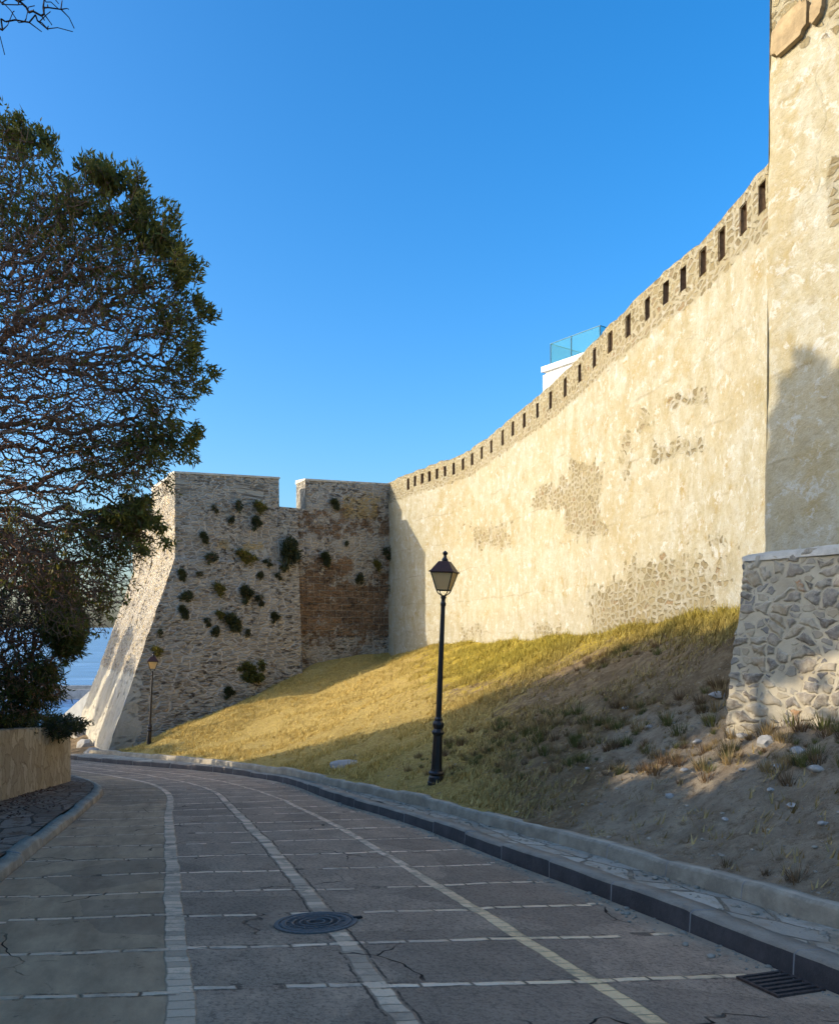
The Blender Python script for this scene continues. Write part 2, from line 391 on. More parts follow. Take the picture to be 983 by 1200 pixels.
    row = n.m('MULTIPLY', row, n.m('SUBTRACT', 1, n.m('MULTIPLY', n.smooth(n.noise(uv, 1.1, 4, .6), .57, .70), .45)))
    row = n.m('MULTIPLY', row, n.smooth(v, 5.42, 5.2))
    allr = n.m('MAXIMUM', strip_m, n.m('MULTIPLY', row, .95))
    sc_ = n.ramp(rs, [(0, (.25, .225, .19)), (.5, (.36, .33, .28)), (1, (.46, .42, .35))])
    warmr = n.m('MULTIPLY', n.smooth(v, 3.2, 4.0), n.smooth(u, 9, 5.0))
    sc_ = n.mix(n.m('MULTIPLY', warmr, .75), sc_, (.52, .44, .27))
    rc_ = n.ramp(rr, [(0, (.32, .295, .255)), (.5, (.44, .41, .36)), (1, (.54, .50, .43))])
    rc_ = n.mix(n.m('MULTIPLY', warmr, .6), rc_, (.50, .44, .30))
    rc_ = n.mix(n.m('MULTIPLY', left, .45), rc_, (.24, .21, .165))
    stc = n.mix(n.m('GREATER_THAN', strip, .3), rc_, sc_)
    stc = n.mix(n.m('MULTIPLY', n.smooth(fine, .45, .75), .35), stc, (.2, .19, .17))
    stc = n.mix(n.m('MULTIPLY', n.smooth(n.noise(uv, 3.5, 6, .75), .48, .66), .6), stc, (.13, .12, .105))
    c = n.mix(allr, ac, stc)
    halo = n.m('MULTIPLY', n.smooth(kf, .075, .036), n.m('SUBTRACT', 1, row))
    c = n.mix(n.m('MULTIPLY', n.m('MULTIPLY', halo, n.smooth(n.noise(uv, 6, 4, .7), .5, .6)), .65), c, (.028, .026, .025))
    edge = n.m('MULTIPLY', n.smooth(n.m('ABSOLUTE', n.m('SUBTRACT', n.m('ABSOLUTE', n.m('SUBTRACT', vv, 2.8)), .088)), .012, .004), n.smooth(n.noise(uv, 2.5, 4, .7), .42, .52))
    c = n.mix(n.m('MULTIPLY', edge, .8), c, (.022, .02, .02))
    c = n.mix(crack, c, (.018, .017, .017))
    c = n.vm('MULTIPLY', c, (2.2, 1.66, 1.25))
    h = n.m('ADD', n.m('MULTIPLY', allr, .8), n.m('MULTIPLY', fine, .35)); h = n.m('ADD', h, n.m('MULTIPLY', mid, .5))
    h = n.m('SUBTRACT', h, n.m('MULTIPLY', crack, 1.4)); h = n.m('SUBTRACT', h, n.m('MULTIPLY', halo, .35))
    return n.done(c, n.bump(h, 1, .02), rough=n.m('SUBTRACT', .92, n.m('MULTIPLY', allr, .15)))
def mat_paving(name, c0, c1, c2, mortar, sx=2.2, sy=2.6, dirt=(.16, .14, .11), dm=(.5, .62)):
    n = N(name, .9, .2); uv = n.uv()
    sm, (r_, g_, b_), e = stones(n, uv, sx, sy, 1, .15, 2.5, .025, .03)
    fine = n.noise(uv, 25, 6, .75); mid = n.noise(uv, 2.4, 6, .72)
    c = n.ramp(r_, [(0, c0), (.5, c1), (1, c2)]); c = n.mix(n.m('MULTIPLY', n.smooth(fine, .45, .7), .4), c, dirt)
    c = n.mix(sm, mortar, c)
    dmask = n.smooth(mid, *dm)
    c = n.mix(n.m('MULTIPLY', dmask, .85), c, n.mix(fine, dirt, tuple(q*1.6 for q in dirt)))
    h = n.m('ADD', n.m('ADD', n.m('MULTIPLY', sm, .6), n.m('MULTIPLY', fine, .5)), n.m('MULTIPLY', mid, 1.2))
    return n.done(c, n.bump(h, 1, .03))
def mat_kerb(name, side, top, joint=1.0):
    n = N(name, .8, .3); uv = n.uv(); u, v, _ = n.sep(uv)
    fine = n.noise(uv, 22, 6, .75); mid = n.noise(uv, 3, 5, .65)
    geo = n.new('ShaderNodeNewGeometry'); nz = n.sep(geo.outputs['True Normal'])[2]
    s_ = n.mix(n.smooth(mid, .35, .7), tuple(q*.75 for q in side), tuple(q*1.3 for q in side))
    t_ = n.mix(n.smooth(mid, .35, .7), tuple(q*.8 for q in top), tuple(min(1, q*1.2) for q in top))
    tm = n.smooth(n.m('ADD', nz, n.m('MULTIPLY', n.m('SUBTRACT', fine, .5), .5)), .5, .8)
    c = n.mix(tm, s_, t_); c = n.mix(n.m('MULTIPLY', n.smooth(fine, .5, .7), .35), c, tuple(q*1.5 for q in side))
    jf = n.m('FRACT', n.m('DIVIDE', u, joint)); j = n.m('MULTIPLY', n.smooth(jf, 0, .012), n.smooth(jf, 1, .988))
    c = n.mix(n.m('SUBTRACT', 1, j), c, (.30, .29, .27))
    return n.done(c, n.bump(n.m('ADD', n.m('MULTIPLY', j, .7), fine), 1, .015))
def mat_soil():
    """mask r=green-yellow grass cover, g=bare pale dirt, b=straw"""
    n = N('dry_grassy_soil', .97, .05); co = n.obj(); gr, dt, stw = n.sep(n.attr('mask'))
    fine = n.noise(co, 22, 7, .78); mid = n.noise(co, 3.0, 6, .72); big = n.noise(co, .8, 5, .65); vf = n.noise(co, 75, 4, .8)
    c = n.ramp(mid, [(.28, (.17, .115, .062)), (.45, (.28, .195, .108)), (.6, (.38, .275, .155)), (.75, (.48, .365, .22))])
    pale = n.ramp(mid, [(.3, (.30, .225, .145)), (.5, (.45, .355, .24)), (.7, (.58, .475, .33))])
    c = n.mix(n.smooth(n.m('ADD', dt, n.m('MULTIPLY', n.m('SUBTRACT', big, .5), 1.2)), .4, .65), c, pale)
    st = n.ramp(fine, [(.3, (.30, .19, .06)), (.5, (.60, .43, .115)), (.7, (.80, .62, .25))])
    c = n.mix(n.m('MULTIPLY', n.smooth(n.m('ADD', stw, n.m('MULTIPLY', n.m('SUBTRACT', mid, .5), 1.3)), .35, .65), .85), c, st)
    g = n.ramp(fine, [(.3, (.28, .205, .025)), (.5, (.54, .39, .045)), (.7, (.70, .53, .10))])
    c = n.mix(n.m('MULTIPLY', n.smooth(n.m('ADD', gr, n.m('MULTIPLY', n.m('SUBTRACT', mid, .5), 1.5)), .38, .68), .9), c, g)
    sp1 = n.noise(co, 6.5, 6, .8); sp2 = n.noise(n.vm('ADD', co, (9, 4, 2)), 11, 5, .8)
    c = n.mix(n.m('MULTIPLY', n.smooth(sp1, .52, .62), .6), c, n.mix(stw, (.13, .09, .05), (.34, .21, .07)))
    c = n.mix(n.m('MULTIPLY', n.smooth(sp2, .57, .66), .55), c, n.mix(stw, (.56, .46, .32), (.84, .70, .42)))
    c = n.mix(n.m('MULTIPLY', n.smooth(vf, .55, .75), .5), c, (.36, .32, .25))
    c = n.mix(n.m('MULTIPLY', n.smooth(vf, .45, .3), .4), c, (.07, .055, .035))
    h = n.m('ADD', n.m('ADD', fine, n.m('MULTIPLY', vf, .35)), n.m('MULTIPLY', mid, 2.2))
    return n.done(c, n.bump(h, 1, .07))
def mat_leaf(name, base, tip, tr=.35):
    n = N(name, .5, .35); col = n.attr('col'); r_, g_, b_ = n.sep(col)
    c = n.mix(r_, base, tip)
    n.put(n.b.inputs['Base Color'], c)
    t = n.new('ShaderNodeBsdfTranslucent'); n.put(t.inputs[0], n.mix(.5, c, tip))
    mx = n.new('ShaderNodeMixShader'); mx.inputs[0].default_value = tr
    n.t.links.new(n.b.outputs[0], mx.inputs[1]); n.t.links.new(t.outputs[0], mx.inputs[2])
    n.t.links.new(mx.outputs[0], n.t.nodes['Material Output'].inputs[0])
    return n.mat
M = {}
M['plaster'] = mat_plaster(); M['bastion'] = mat_bastion(); M['buttress'] = mat_buttress(); M['road'] = mat_road(); M['soil'] = mat_soil()
M['pave_r'] = mat_paving('broken_flagstones', (.36, .31, .235), (.47, .405, .31), (.57, .50, .385), (.20, .165, .115), 1.7, 2.4, (.30, .235, .16), (.47, .60))
M['pave_l'] = mat_paving('old_brown_paving', (.17, .125, .085), (.24, .185, .13), (.30, .235, .17), (.08, .06, .04), 1.3, 1.6, (.12, .07, .04), (.50, .58))
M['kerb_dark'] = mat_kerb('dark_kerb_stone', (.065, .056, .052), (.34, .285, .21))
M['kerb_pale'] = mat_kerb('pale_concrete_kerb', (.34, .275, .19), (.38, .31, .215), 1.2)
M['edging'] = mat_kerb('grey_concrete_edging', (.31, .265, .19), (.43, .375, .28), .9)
M['iron'] = simple('black_cast_iron', (.014, .012, .012), .42, 30, .4, .0, .003, .5)
M['iron_rust'] = simple('rusty_drain_iron', (.085, .060, .048), .8, 40, .5, .3, .004)
M['cover_iron'] = simple('worn_grey_iron', (.13, .115, .10), .6, 45, .4, .1, .003)
M['roofcap'] = simple('brown_lantern_roof', (.055, .025, .018), .5, 25, .3)
M['glass_pane'] = simple('frosted_lantern_glass', (.62, .56, .40), .35, 4, .08, 0, 0, .5)
def mat_glass():
    n = N('frosted_lantern_glass', .35, .5); n.put(n.b.inputs['Base Color'], (.85, .70, .42)); t = n.new('ShaderNodeBsdfTranslucent'); n.put(t.inputs[0], (.95, .82, .52)); mx = n.new('ShaderNodeMixShader'); mx.inputs[0].default_value = .6
    n.t.links.new(n.b.outputs[0], mx.inputs[1]); n.t.links.new(t.outputs[0], mx.inputs[2]); n.t.links.new(mx.outputs[0], n.t.nodes['Material Output'].inputs[0]); return n.mat
M['glass_pane'] = mat_glass()
M['dark'] = simple('hole_shade', (.02, .018, .016), .9)  # near black painted for the shade inside drain and key slot
M['white'] = simple('white_painted_render', (.82, .81, .78), .8, 3, .03)
M['cap'] = simple('pale_lime_capping', (.50, .45, .36), .9, 6, .3, 0, .03)
M['brick'] = simple('brown_brick_recess', (.20, .13, .075), .95, 14, .45, 0, .03)
M['bark'] = simple('brown_bark', (.30, .165, .10), .9, 20, .4, 0, .006)
M['bark_grey'] = simple('dark_purple_bark', (.05, .036, .036), .9, 20, .4, 0, .004)
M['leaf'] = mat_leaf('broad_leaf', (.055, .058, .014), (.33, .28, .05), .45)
M['leaf_y'] = mat_leaf('yellow_green_leaf', (.050, .055, .012), (.17, .17, .03))
M['leaf_d'] = mat_leaf('dark_shrub_leaf', (.022, .030, .012), (.095, .105, .03), .3)
M['grass'] = mat_leaf('dry_grass', (.10, .075, .03), (.42, .32, .12), .25)
M['rock'] = simple('pale_limestone', (.36, .34, .30), .95, 7, .3, 0, .03)

# ------------------------------------------------------------------ plan curves, all as x(y)
def curve(pts):
    pts = np.array(sorted(pts, key=lambda p: p[1]), float); X, Y = pts[:, 0], pts[:, 1]
    m = np.gradient(X, Y)
    def f(y):
        y = np.asarray(y, float); i = np.clip(np.searchsorted(Y, y)-1, 0, len(Y)-2); h = Y[i+1]-Y[i]; t = (y-Y[i])/h
        lo = y < Y[0]; hi = y > Y[-1]
        r_ = (2*t**3-3*t**2+1)*X[i]+(t**3-2*t**2+t)*h*m[i]+(-2*t**3+3*t**2)*X[i+1]+(t**3-t**2)*h*m[i+1]
        r_ = np.where(lo, X[0]+m[0]*(y-Y[0]), r_); return np.where(hi, X[-1]+m[-1]*(y-Y[-1]), r_)
    return f
xKR = curve([(7.1, -12), (5.3, -6), (3.5, 0), (2.22, 4.4), (1.6, 6.41), (.88, 8.4), (.33, 10), (-.45, 12), (-1.34, 14), (-3.0, 18.2), (-5.0, 21.4), (-7.6, 24.4), (-10.0, 27.1), (-12.8, 30.5), (-16.2, 35), (-20.5, 41)])
xR = curve([(6.0, -12), (4.2, -6), (2.45, 0), (1.15, 4.26), (.83, 5.3), (.39, 6.69), (-.31, 8.91), (-1.82, 13.24), (-3.1, 16.35), (-4.5, 19), (-6.3, 21.7), (-8.7, 24.7), (-11, 27.6), (-13.9, 31.2), (-17, 35), (-21.6, 41)])
xC = curve([(4.6, -12), (2.9, -6), (1.2, 0), (-.06, 4.22), (-.5, 5.7), (-.84, 6.84), (-1.46, 8.89), (-2.26, 11.32), (-3.2, 14.14), (-4.25, 17.05), (-5.3, 19), (-7.2, 21.8), (-9.7, 25), (-14.8, 31.3), (-18, 35), (-22.6, 41)])
xL = curve([(3.6, -12), (1.8, -6), (.05, 0), (-1.21, 4.31), (-1.9, 6.55), (-2.68, 9.08), (-3.82, 12.82), (-5.14, 17.0), (-6.1, 19), (-8.2, 22), (-10.8, 25.3), (-15.7, 31.4), (-19, 35), (-23.6, 41)])
xKL = curve([(1.2, -12), (-.5, -6), (-2.05, 0), (-3.05, 4.1), (-4.04, 8.09), (-4.75, 10.9), (-5.65, 14.4), (-6.55, 17.4), (-8.1, 20.2), (-10.3, 23.1), (-14, 27.8), (-18.5, 33.5), (-25, 41)])
xRT = curve([(7.9, -12), (6.1, -6), (4.25, 0), (2.8, 4.6), (2.42, 5.6), (1.93, 7.06), (1.42, 8.53), (.9, 9.81), (.08, 11.88), (-1.14, 14.54), (-3.05, 18.6), (-5.5, 22.5), (-7.8, 25.7), (-9.6, 28.0), (-10.3, 28.9), (-12.4, 31.5)])
WALLP = [(4.93, 11.6), (4.9, 11.95), (4.84, 13.2), (4.72, 14.5), (4.45, 16.0), (4.14, 17.9), (3.82, 20.8), (3.62, 22.2), (3.3, 24.2), (2.87, 26.2), (2.2, 29.8), (1.32, 32.7), (-.16, 35.5), (-1.08, 37.5), (-1.6, 38.8)]
xW = curve(WALLP)

# ------------------------------------------------------------------ sea and land
def sea():
    n = N('sea_water', .25, .5); co = n.obj()
    wv = n.noise(n.scale(co, .25, 1, 1), .12, 5, .6); c = n.ramp(wv, [(.35, (.035, .10, .22)), (.6, (.10, .22, .42)), (.72, (.30, .42, .55))])
    m = n.done(c, n.bump(wv, .5, .6))
    o = mesh('sea', [(-9000, -2000, 0), (9000, -2000, 0), (9000, 16000, 0), (-9000, 16000, 0)], [(0, 1, 2, 3)], m); o.location = (0, 0, -11)
    tag(o, kind='structure')
sea()
gx = np.arange(-46, 60.1, 1.0); gy = np.arange(-30, 72.1, 1.0)
GX, GY = np.meshgrid(gx, gy, indexing='ij')
gz = roadz(GX, GY)-.35
edge = np.minimum(np.minimum(GX+46, 60-GX), np.minimum(GY+30, 72-GY))
coast = np.clip((GY-(46+GX*.2))/14, 0, 1)+np.clip((-30-GX)/12, 0, 1)
gz = gz-np.clip(coast, 0, 1)*9-np.clip(1-edge/4, 0, 1)*6+fbm(np.stack([GX, GY, GX*0], -1), .25, 3)*.25
gv = np.stack([GX, GY, gz], -1).reshape(-1, 3)
mk = np.zeros((len(gv), 4)); mk[:, 1] = .5; mk[:, 2] = .3
tag(mesh('ground', gv, gridfaces(len(gx), len(gy)), M['soil'], col={'mask': mk}, smooth=True), kind='structure')

# ------------------------------------------------------------------ road
ys = np.concatenate([np.arange(-12, 3, .5), np.arange(3, 24, .12), np.arange(24, 41.5, .3)])
knots = [(xKL, 0.0), (xL, 1.6), (xC, 2.8), (xR, 4.0), (xKR, 5.5)]
cols = []
for a in range(4):
    for t in np.linspace(0, 1, 7)[: (7 if a == 3 else 6)]:
        cols.append((knots[a][0], knots[a+1][0], t, knots[a][1]*(1-t)+knots[a+1][1]*t))
V = []; UV = []
for (f0, f1, t, v) in cols:
    x = f0(ys)*(1-t)+f1(ys)*t
    z = roadz(x, ys)+fbm(np.stack([x, ys, x*0], -1), .9, 3)*.012
    V.append(np.stack([x, ys, z], -1)); UV.append(np.stack([ys, np.full_like(ys, v)], -1))
V = np.array(V).reshape(-1, 3); UV = np.array(UV).reshape(-1, 2)
tag(mesh('road', V, gridfaces(len(cols), len(ys)), M['road'], uv=UV, smooth=True), kind='structure')

def sweep(name, sections, ys, mat, jitter=.0, kind='structure', smooth=False, block=0):
    """sections: list of (xfunc(y), zfunc(x,y), v)"""
    V = []; UV = []
    for k, (fx, fz, v) in enumerate(sections):
        x = fx(ys); z = fz(x, ys)
        if jitter: z = z+fbm(np.stack([x*0+k*.0, ys, x*0+3.3], -1), 2.2, 4)*jitter*(1 if k else 0); x = x+fbm(np.stack([x*0+9, ys, x*0], -1), 1.7, 4)*jitter*.6
        if block:
            hb_ = np.random.default_rng(int(block*100)); ids = np.floor(ys*1.05/block).astype(int)+40; z = z+(hb_.normal(0, .009, 200)[ids] if k else 0); x = x+hb_.normal(0, .006, 200)[ids]
        V.append(np.stack([x, ys, z], -1)); UV.append(np.stack([ys*1.05, np.full_like(ys, v)], -1))
    o = mesh(name, np.array(V).reshape(-1, 3), gridfaces(len(sections), len(ys)), mat, uv=np.array(UV).reshape(-1, 2), smooth=smooth)
    return tag(o, kind=kind)
off = lambda f, d: (lambda y: f(y)+d)
hz = lambda h: (lambda x, y: roadz(x, y)+h)
yk = np.arange(-12, 41, .05)
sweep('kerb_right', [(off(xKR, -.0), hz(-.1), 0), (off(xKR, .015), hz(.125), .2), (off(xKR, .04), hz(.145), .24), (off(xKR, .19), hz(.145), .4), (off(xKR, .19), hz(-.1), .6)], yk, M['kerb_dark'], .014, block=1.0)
yk2 = np.arange(-12, 31.5, .05)
def lerpx(f, g, t): return lambda y: f(y)*(1-t)+g(y)*t
pv = [(lerpx(off(xKR, .18), xRT, t), (lambda x, y: roadz(x, y)+.138+fbm(np.stack([x, y, x*0], -1), 2.5, 3)*.015), t*.75) for t in np.linspace(0, 1, 6)]
sweep('pavement_right', pv, yk2, M['pave_r'], smooth=True)
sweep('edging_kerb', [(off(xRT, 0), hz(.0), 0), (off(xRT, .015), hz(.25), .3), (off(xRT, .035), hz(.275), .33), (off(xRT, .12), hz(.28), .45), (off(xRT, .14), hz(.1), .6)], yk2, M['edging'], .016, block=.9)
xLW = curve([(-4.0, -12), (-5.3, -2), (-6.0, 4), (-6.65, 9), (-7.3, 14.63), (-7.73, 18.7)])
sweep('kerb_left', [(off(xKL, .0), hz(-.1), 0), (off(xKL, -.02), hz(.085), .15), (off(xKL, -.04), hz(.10), .2), (off(xKL, -.18), hz(.125), .45), (off(xKL, -.20), hz(-.1), .6)], yk, M['kerb_pale'], .014, block=1.2)
yl = np.arange(-12, 22.4, .15)
xLWb = lambda y: np.where(y < 18.7, xLW(np.minimum(y, 18.7)), xLW(18.7)-(y-18.7)*.9)
pl_ = [(lerpx(off(xKL, -.19), off(xLWb, -.05), t), (lambda x, y: roadz(x, y)+.125+fbm(np.stack([x, y, x*0], -1), 2, 3)*.02), t*2.4) for t in np.linspace(0, 1, 9)]
sweep('pavement_left', pl_, yl, M['pave_l'], smooth=True)

# manhole and drain
def on_road(x, y, h=0): return Vector((x, y, float(roadz(x, y))+h))
rn = Vector((.0289, .0924, 1)).normalized(); rq = Vector((0, 0, 1)).rotation_difference(Vector((-.0969*.2987, .0969*.954, 1)).normalized())
mh = empty('manhole_cover', on_road(-.77, 6.25, .004)); mh.scale = (.92, .92, .92); mh.rotation_mode = 'QUATERNION'; mh.rotation_quaternion = rq
tag(mh, 'round grey iron manhole cover set into the centre strip of setts on the road', 'manhole cover')
mb = MB(); mb.lathe([(.335, -.03), (.335, .004), (.325, .006), (.300, .006), (.297, -.004), (0.001, -.004)], 40); mb.build('frame', M['cover_iron'], mh)
mb = MB(); mb.lathe([(.285, -.003), (.285, .005), (.270, .006), (.001, .006)], 40)
for r0 in (.06, .12, .18, .24):
    mb.lathe([(r0, .0062), (r0+.006, .010), (r0+.016, .010), (r0+.02, .0062)], 36)
for k in range(10):
    a = k*math.pi/5; mb.box((.215*math.cos(a), .215*math.sin(a), .009), (.03, .012, .006), a)
mb.build('lid', M['cover_iron'], mh)
mb = MB(); mb.box((.33, .10, .005), (.07, .05, .01), .4); mb.build('key_slot_shade', M['dark'], mh)  # dark block painted in place of a shaded key hole
dg = empty('drain_grate', on_road(1.98, 4.62, .004), rz=.0); dg.rotation_mode = 'QUATERNION'; dg.rotation_quaternion = rq @ Matrix.Rotation(.28, 3, 'Z').to_quaternion()
dg.scale = (.85, .85, .85)
tag(dg, 'rusty slotted drain grate in the road beside the dark kerb', 'drain grate')
mb = MB()
for (c, d) in (((0, .19, .006), (.36, .025, .016)), ((0, -.19, .006), (.36, .025, .016)), ((.17, 0, .006), (.02, .36, .016)), ((-.17, 0, .006), (.02, .36, .016))): mb.box(c, d)
mb.build('frame', M['iron_rust'], dg)
for k in range(5): MB().box((0, -.13+k*.065, .008), (.318, .030, .014)).build('bar', M['iron_rust'], dg)
MB().box((0, 0, .0015), (.318, .35, .003)).build('drain_shade_sheet', M['dark'], dg)  # flat dark sheet stands for the shade below the bars

# ------------------------------------------------------------------ embankment
A0 = np.array([-11.35, 30.5]); fdir = np.array([.82, .57]); fdir /= np.linalg.norm(fdir); ldir = np.array([-.47, .88]); ldir /= np.linalg.norm(ldir)
# pairs: lower y on RT  ->  upper point (x,y,z)
S_base = P(351, 789, 35.2); J_base = P(463, 765, 38.3)
pairs = [(-12, (11.5, -10, .9)), (-6, (9.5, -5, 1.1)), (0, (7.4, 1, 1.25)), (4, (6.2, 5.5, 1.45)), (7, (5.55, 8.6, 1.75)), (9.5, (5.2, 11.0, 2.0)), (11.2, (5.05, 12.9, 2.06)),
         (13.0, (4.95, 14.6, 1.95)), (15, (4.6, 17, 1.78)), (17.5, (4.15, 20.6, 1.56)), (19.8, (3.6, 24.2, 1.38)), (22, (2.5, 30, 1.14)), (24, (.5, 34.8, .93)),
         (25.5, tuple(J_base)), (26.6, (-3.2, 36.8, .15)), (27.6, tuple(S_base)), (28.4, tuple(P(282, 821, 33.9))), (29.0, tuple(P(201, 856, 32.0))), (29.6, tuple(P(141, 888, 30.5)))]
py_ = np.array([p[0] for p in pairs]); pU = np.array([p[1] for p in pairs])
def surf(y, t, rough=True):
    """embankment point: y along the lower kerb, t=0 at the kerb, 1 at the wall foot"""
    y = np.asarray(y, float); t = np.asarray(t, float)
    lx = xRT(y)+.075; lz = roadz(lx, y)+.262
    U = [np.interp(y, py_, pU[:, k]) for k in range(3)]
    x = lx+(U[0]-lx)*t; yy = y+(U[1]-y)*t
    tt = np.clip(t, 0, 1.2); pr = tt**1.22
    z = lz+(U[2]-lz)*pr
    if rough:
        p = np.stack([x, yy, z*0], -1)
        wgt = np.clip(t*8, 0, 1)
        z = z+wgt*(fbm(p, .7, 4)*.18+fbm(p+5, 2.0, 3)*.07*np.clip((16-yy)/6, .2, 1)+fbm(p, 5.5, 4)*.06*np.clip((18-yy)/6, .4, 1))
    return x, yy, z
yy = np.concatenate([np.arange(-12, 3, .4), np.arange(3, 20, .10), np.arange(20, 29.65, .1)]); tt = np.linspace(0, 1.12, 90)
YY, TT = np.meshgrid(yy, tt, indexing='ij'); ex, ey, ez = surf(YY, TT)
EV = np.stack([ex, ey, ez], -1).reshape(-1, 3)
def emask(v):
    px, py = proj(v); n1 = fbm(v, .6, 3)
    line = np.interp(px, [400, 500, 640, 740, 870], [790, 800, 760, 735, 725])   # lower limit of the green band
    green = np.clip((line+np.interp(px, [400, 600, 800], [45, 50, 35])-py)/50, 0, 1)*np.clip((px-430)/120, 0, 1)*.95
    dirt = np.clip((px-np.interp(py, [850, 1000], [640, 560]))/170, 0, 1)*np.clip((py-790)/60, 0, 1)
    dirt = np.where(v[:, 1] < 4.5, .8, dirt)
    straw = np.clip((640-px)/200, 0, 1)*.95+.25
    return np.stack([green, dirt, np.clip(straw, 0, 1)*(1-green*.6), green*0], -1)
tag(mesh('embankment', EV, gridfaces(len(yy), len(tt), True), M['soil'], col={'mask': emask(EV)}, smooth=True), kind='structure')

def grass_stuff():
    n_ = 170000
    y = rng.uniform(3.2, 29.4, n_); t = rng.uniform(.015, .995, n_)
    x, yb, z = surf(y, t); b = np.stack([x, yb, z], -1)
    mk = emask(b); dens = np.clip(.25+mk[:, 0]*.9+mk[:, 2]*.35-mk[:, 1]*.62, .03, 1)
    cl = np.clip(fbm(b, 1.1, 4)*2.2+.6, 0.04, 1)
    keep = rng.random(n_) < dens*cl; b = b[keep]; mk = mk[keep]; n_ = len(b)
    verts = []; cols_ = []
    h = rng.uniform(.03, .11, n_)*(1+.5*mk[:, 0])*np.where(rng.random(n_) < .04, 1.9, 1); base = rng.random(n_)
    for k in range(3):
        a = rng.uniform(0, 2*math.pi, n_); w_ = rng.uniform(.004, .009, n_)*1.3; ln = rng.uniform(.3, 1.1, n_)*h
        o_ = np.stack([rng.normal(0, .025, n_), rng.normal(0, .025, n_), np.full(n_, -.01)], -1)
        c = b+o_; sx = np.stack([np.cos(a)*w_, np.sin(a)*w_, 0*a], -1)
        tip = c+np.stack([np.sin(a)*ln+.02, -np.cos(a)*ln-.0, h], -1)
        verts.append(np.stack([c-sx, c+sx, tip], 1))
        cv = np.clip(base*.6+rng.random(n_)*.4, 0, 1); cols_.append(np.repeat(np.stack([cv, mk[:, 0], mk[:, 2], cv], -1)[:, None], 3, 1))
    V = np.concatenate(verts).reshape(-1, 3); Cc = np.concatenate(cols_).reshape(-1, 4)
    m_ = N('short_dry_grass', .8, .1); r_, g_, s_ = m_.sep(m_.attr('col'))
    brown = m_.mix(r_, (.13, .085, .035), (.42, .31, .15)); green = m_.mix(r_, (.18, .15, .025), (.56, .45, .08)); straw = m_.mix(r_, (.30, .20, .05), (.84, .64, .22))
    c = m_.mix(s_, brown, straw); c = m_.mix(g_, c, green)
    o = mesh('grass', V, np.arange(len(V)).reshape(-1, 3), m_.done(c), col={'col': Cc})
    tag(o, 'short dry yellow grass growing over the sloping bank', 'grass', kind='stuff')
grass_stuff()

def rock_bm(seed, s=(1, 1, .6)):
    bm = bmesh.new(); bmesh.ops.create_icosphere(bm, subdivisions=2, radius=1)
    for v in bm.verts:
        d = 1+.35*mnoise.noise(v.co*1.3+Vector((seed, 0, 0)))+.1*mnoise.noise(v.co*4+Vector((seed, 3, 0)))
        v.co = Vector((v.co.x*s[0], v.co.y*s[1], v.co.z*s[2]))*d
    return bm
def pebbles():
    n_ = 4200; bm = rock_bm(2.2, (1, .8, .5)); bv = np.array([v.co[:] for v in bm.verts]); bf = np.array([[v.index for v in f.verts] for f in bm.faces]); bm.free()
    y = rng.uniform(3.3, 24, n_*3); t = rng.uniform(.01, .9, n_*3); x, yb, z = surf(y, t); b = np.stack([x, yb, z], -1)
    mk = emask(b); keep = rng.random(len(b)) < np.clip(.12+mk[:, 1], 0, 1)*.75; b = b[keep][:n_]; n_ = len(b)
    # and along the pavement
    y2 = rng.uniform(3.3, 16, 500); tt_ = rng.random(500)**.6; x2 = (xKR(y2)+.2)*(1-tt_)+xRT(y2)*tt_; b2 = np.stack([x2, y2, roadz(x2, y2)+.142], -1)
    y3 = rng.uniform(3.3, 18, 700); x3 = xKR(y3)-np.abs(rng.normal(0, .10, 700))-.01; b3 = np.stack([x3, y3, roadz(x3, y3)+.004], -1)
    b = np.concatenate([b, b2, b3]); n_ = len(b)
    s = rng.uniform(.005, .014, n_)*np.where(rng.random(n_) < .07, 2.6, 1); a = rng.uniform(0, 6.28, n_)
    ca, sa = np.cos(a)[:, None], np.sin(a)[:, None]
    V = np.stack([bv[None, :, 0]*ca-bv[None, :, 1]*sa, bv[None, :, 0]*sa+bv[None, :, 1]*ca, np.repeat(bv[None, :, 2], n_, 0)], -1)*s[:, None, None]+b[:, None]
    Fc = (bf[None]+(np.arange(n_)*len(bv))[:, None, None]).reshape(-1, 3)
    tag(mesh('gravel', V.reshape(-1, 3), Fc, simple('grey_brown_gravel', (.32, .275, .205), .95, 3, .3), smooth=False), 'small loose stones scattered over the bank and pavement', 'gravel', kind='stuff')
pebbles()
def raycast_surf(px, py):
    """where the view ray meets the bank (coarse search)"""
    X, Y = proj(EV); i = np.argmin((X-px)**2+(Y-py)**2); return EV[i]
def stone_thing(px, py, s, label, seed, rz=0):
    c = raycast_surf(px, py); bm = rock_bm(seed, s); me = bpy.data.meshes.new('stone'); bm.to_mesh(me); bm.free(); me.materials.append(M['rock'])
    o = bpy.data.objects.new('stone', me); C.objects.link(o); o.location = (c[0], c[1], c[2]+s[2]*.35); o.rotation_euler = (R(10), 0, rz)
    tag(o, label, 'stone', 'loose stones on the bank')
stone_thing(404, 899, (.34, .22, .07), 'flat pale slab of stone lying behind the concrete edging, far left of the tall lamp', 1.1, .3)
stone_thing(897, 873, (.10, .08, .07), 'largest pale rock at the foot of the rubble buttress', 4.4)
stone_thing(935, 882, (.07, .06, .04), 'small pale rock right of the largest rock below the buttress', 6.1)
stone_thing(842, 818, (.15, .09, .035), 'flat pale stone on the bank left of the buttress foot', 8.3, .5)
stone_thing(783, 935, (.045, .04, .03), 'small white stone on bare dirt midway down the near bank', 9.9)
stone_thing(585, 712+40, (.13, .08, .05), 'pale stone in the yellow grass near the foot of the long wall', 12.5)
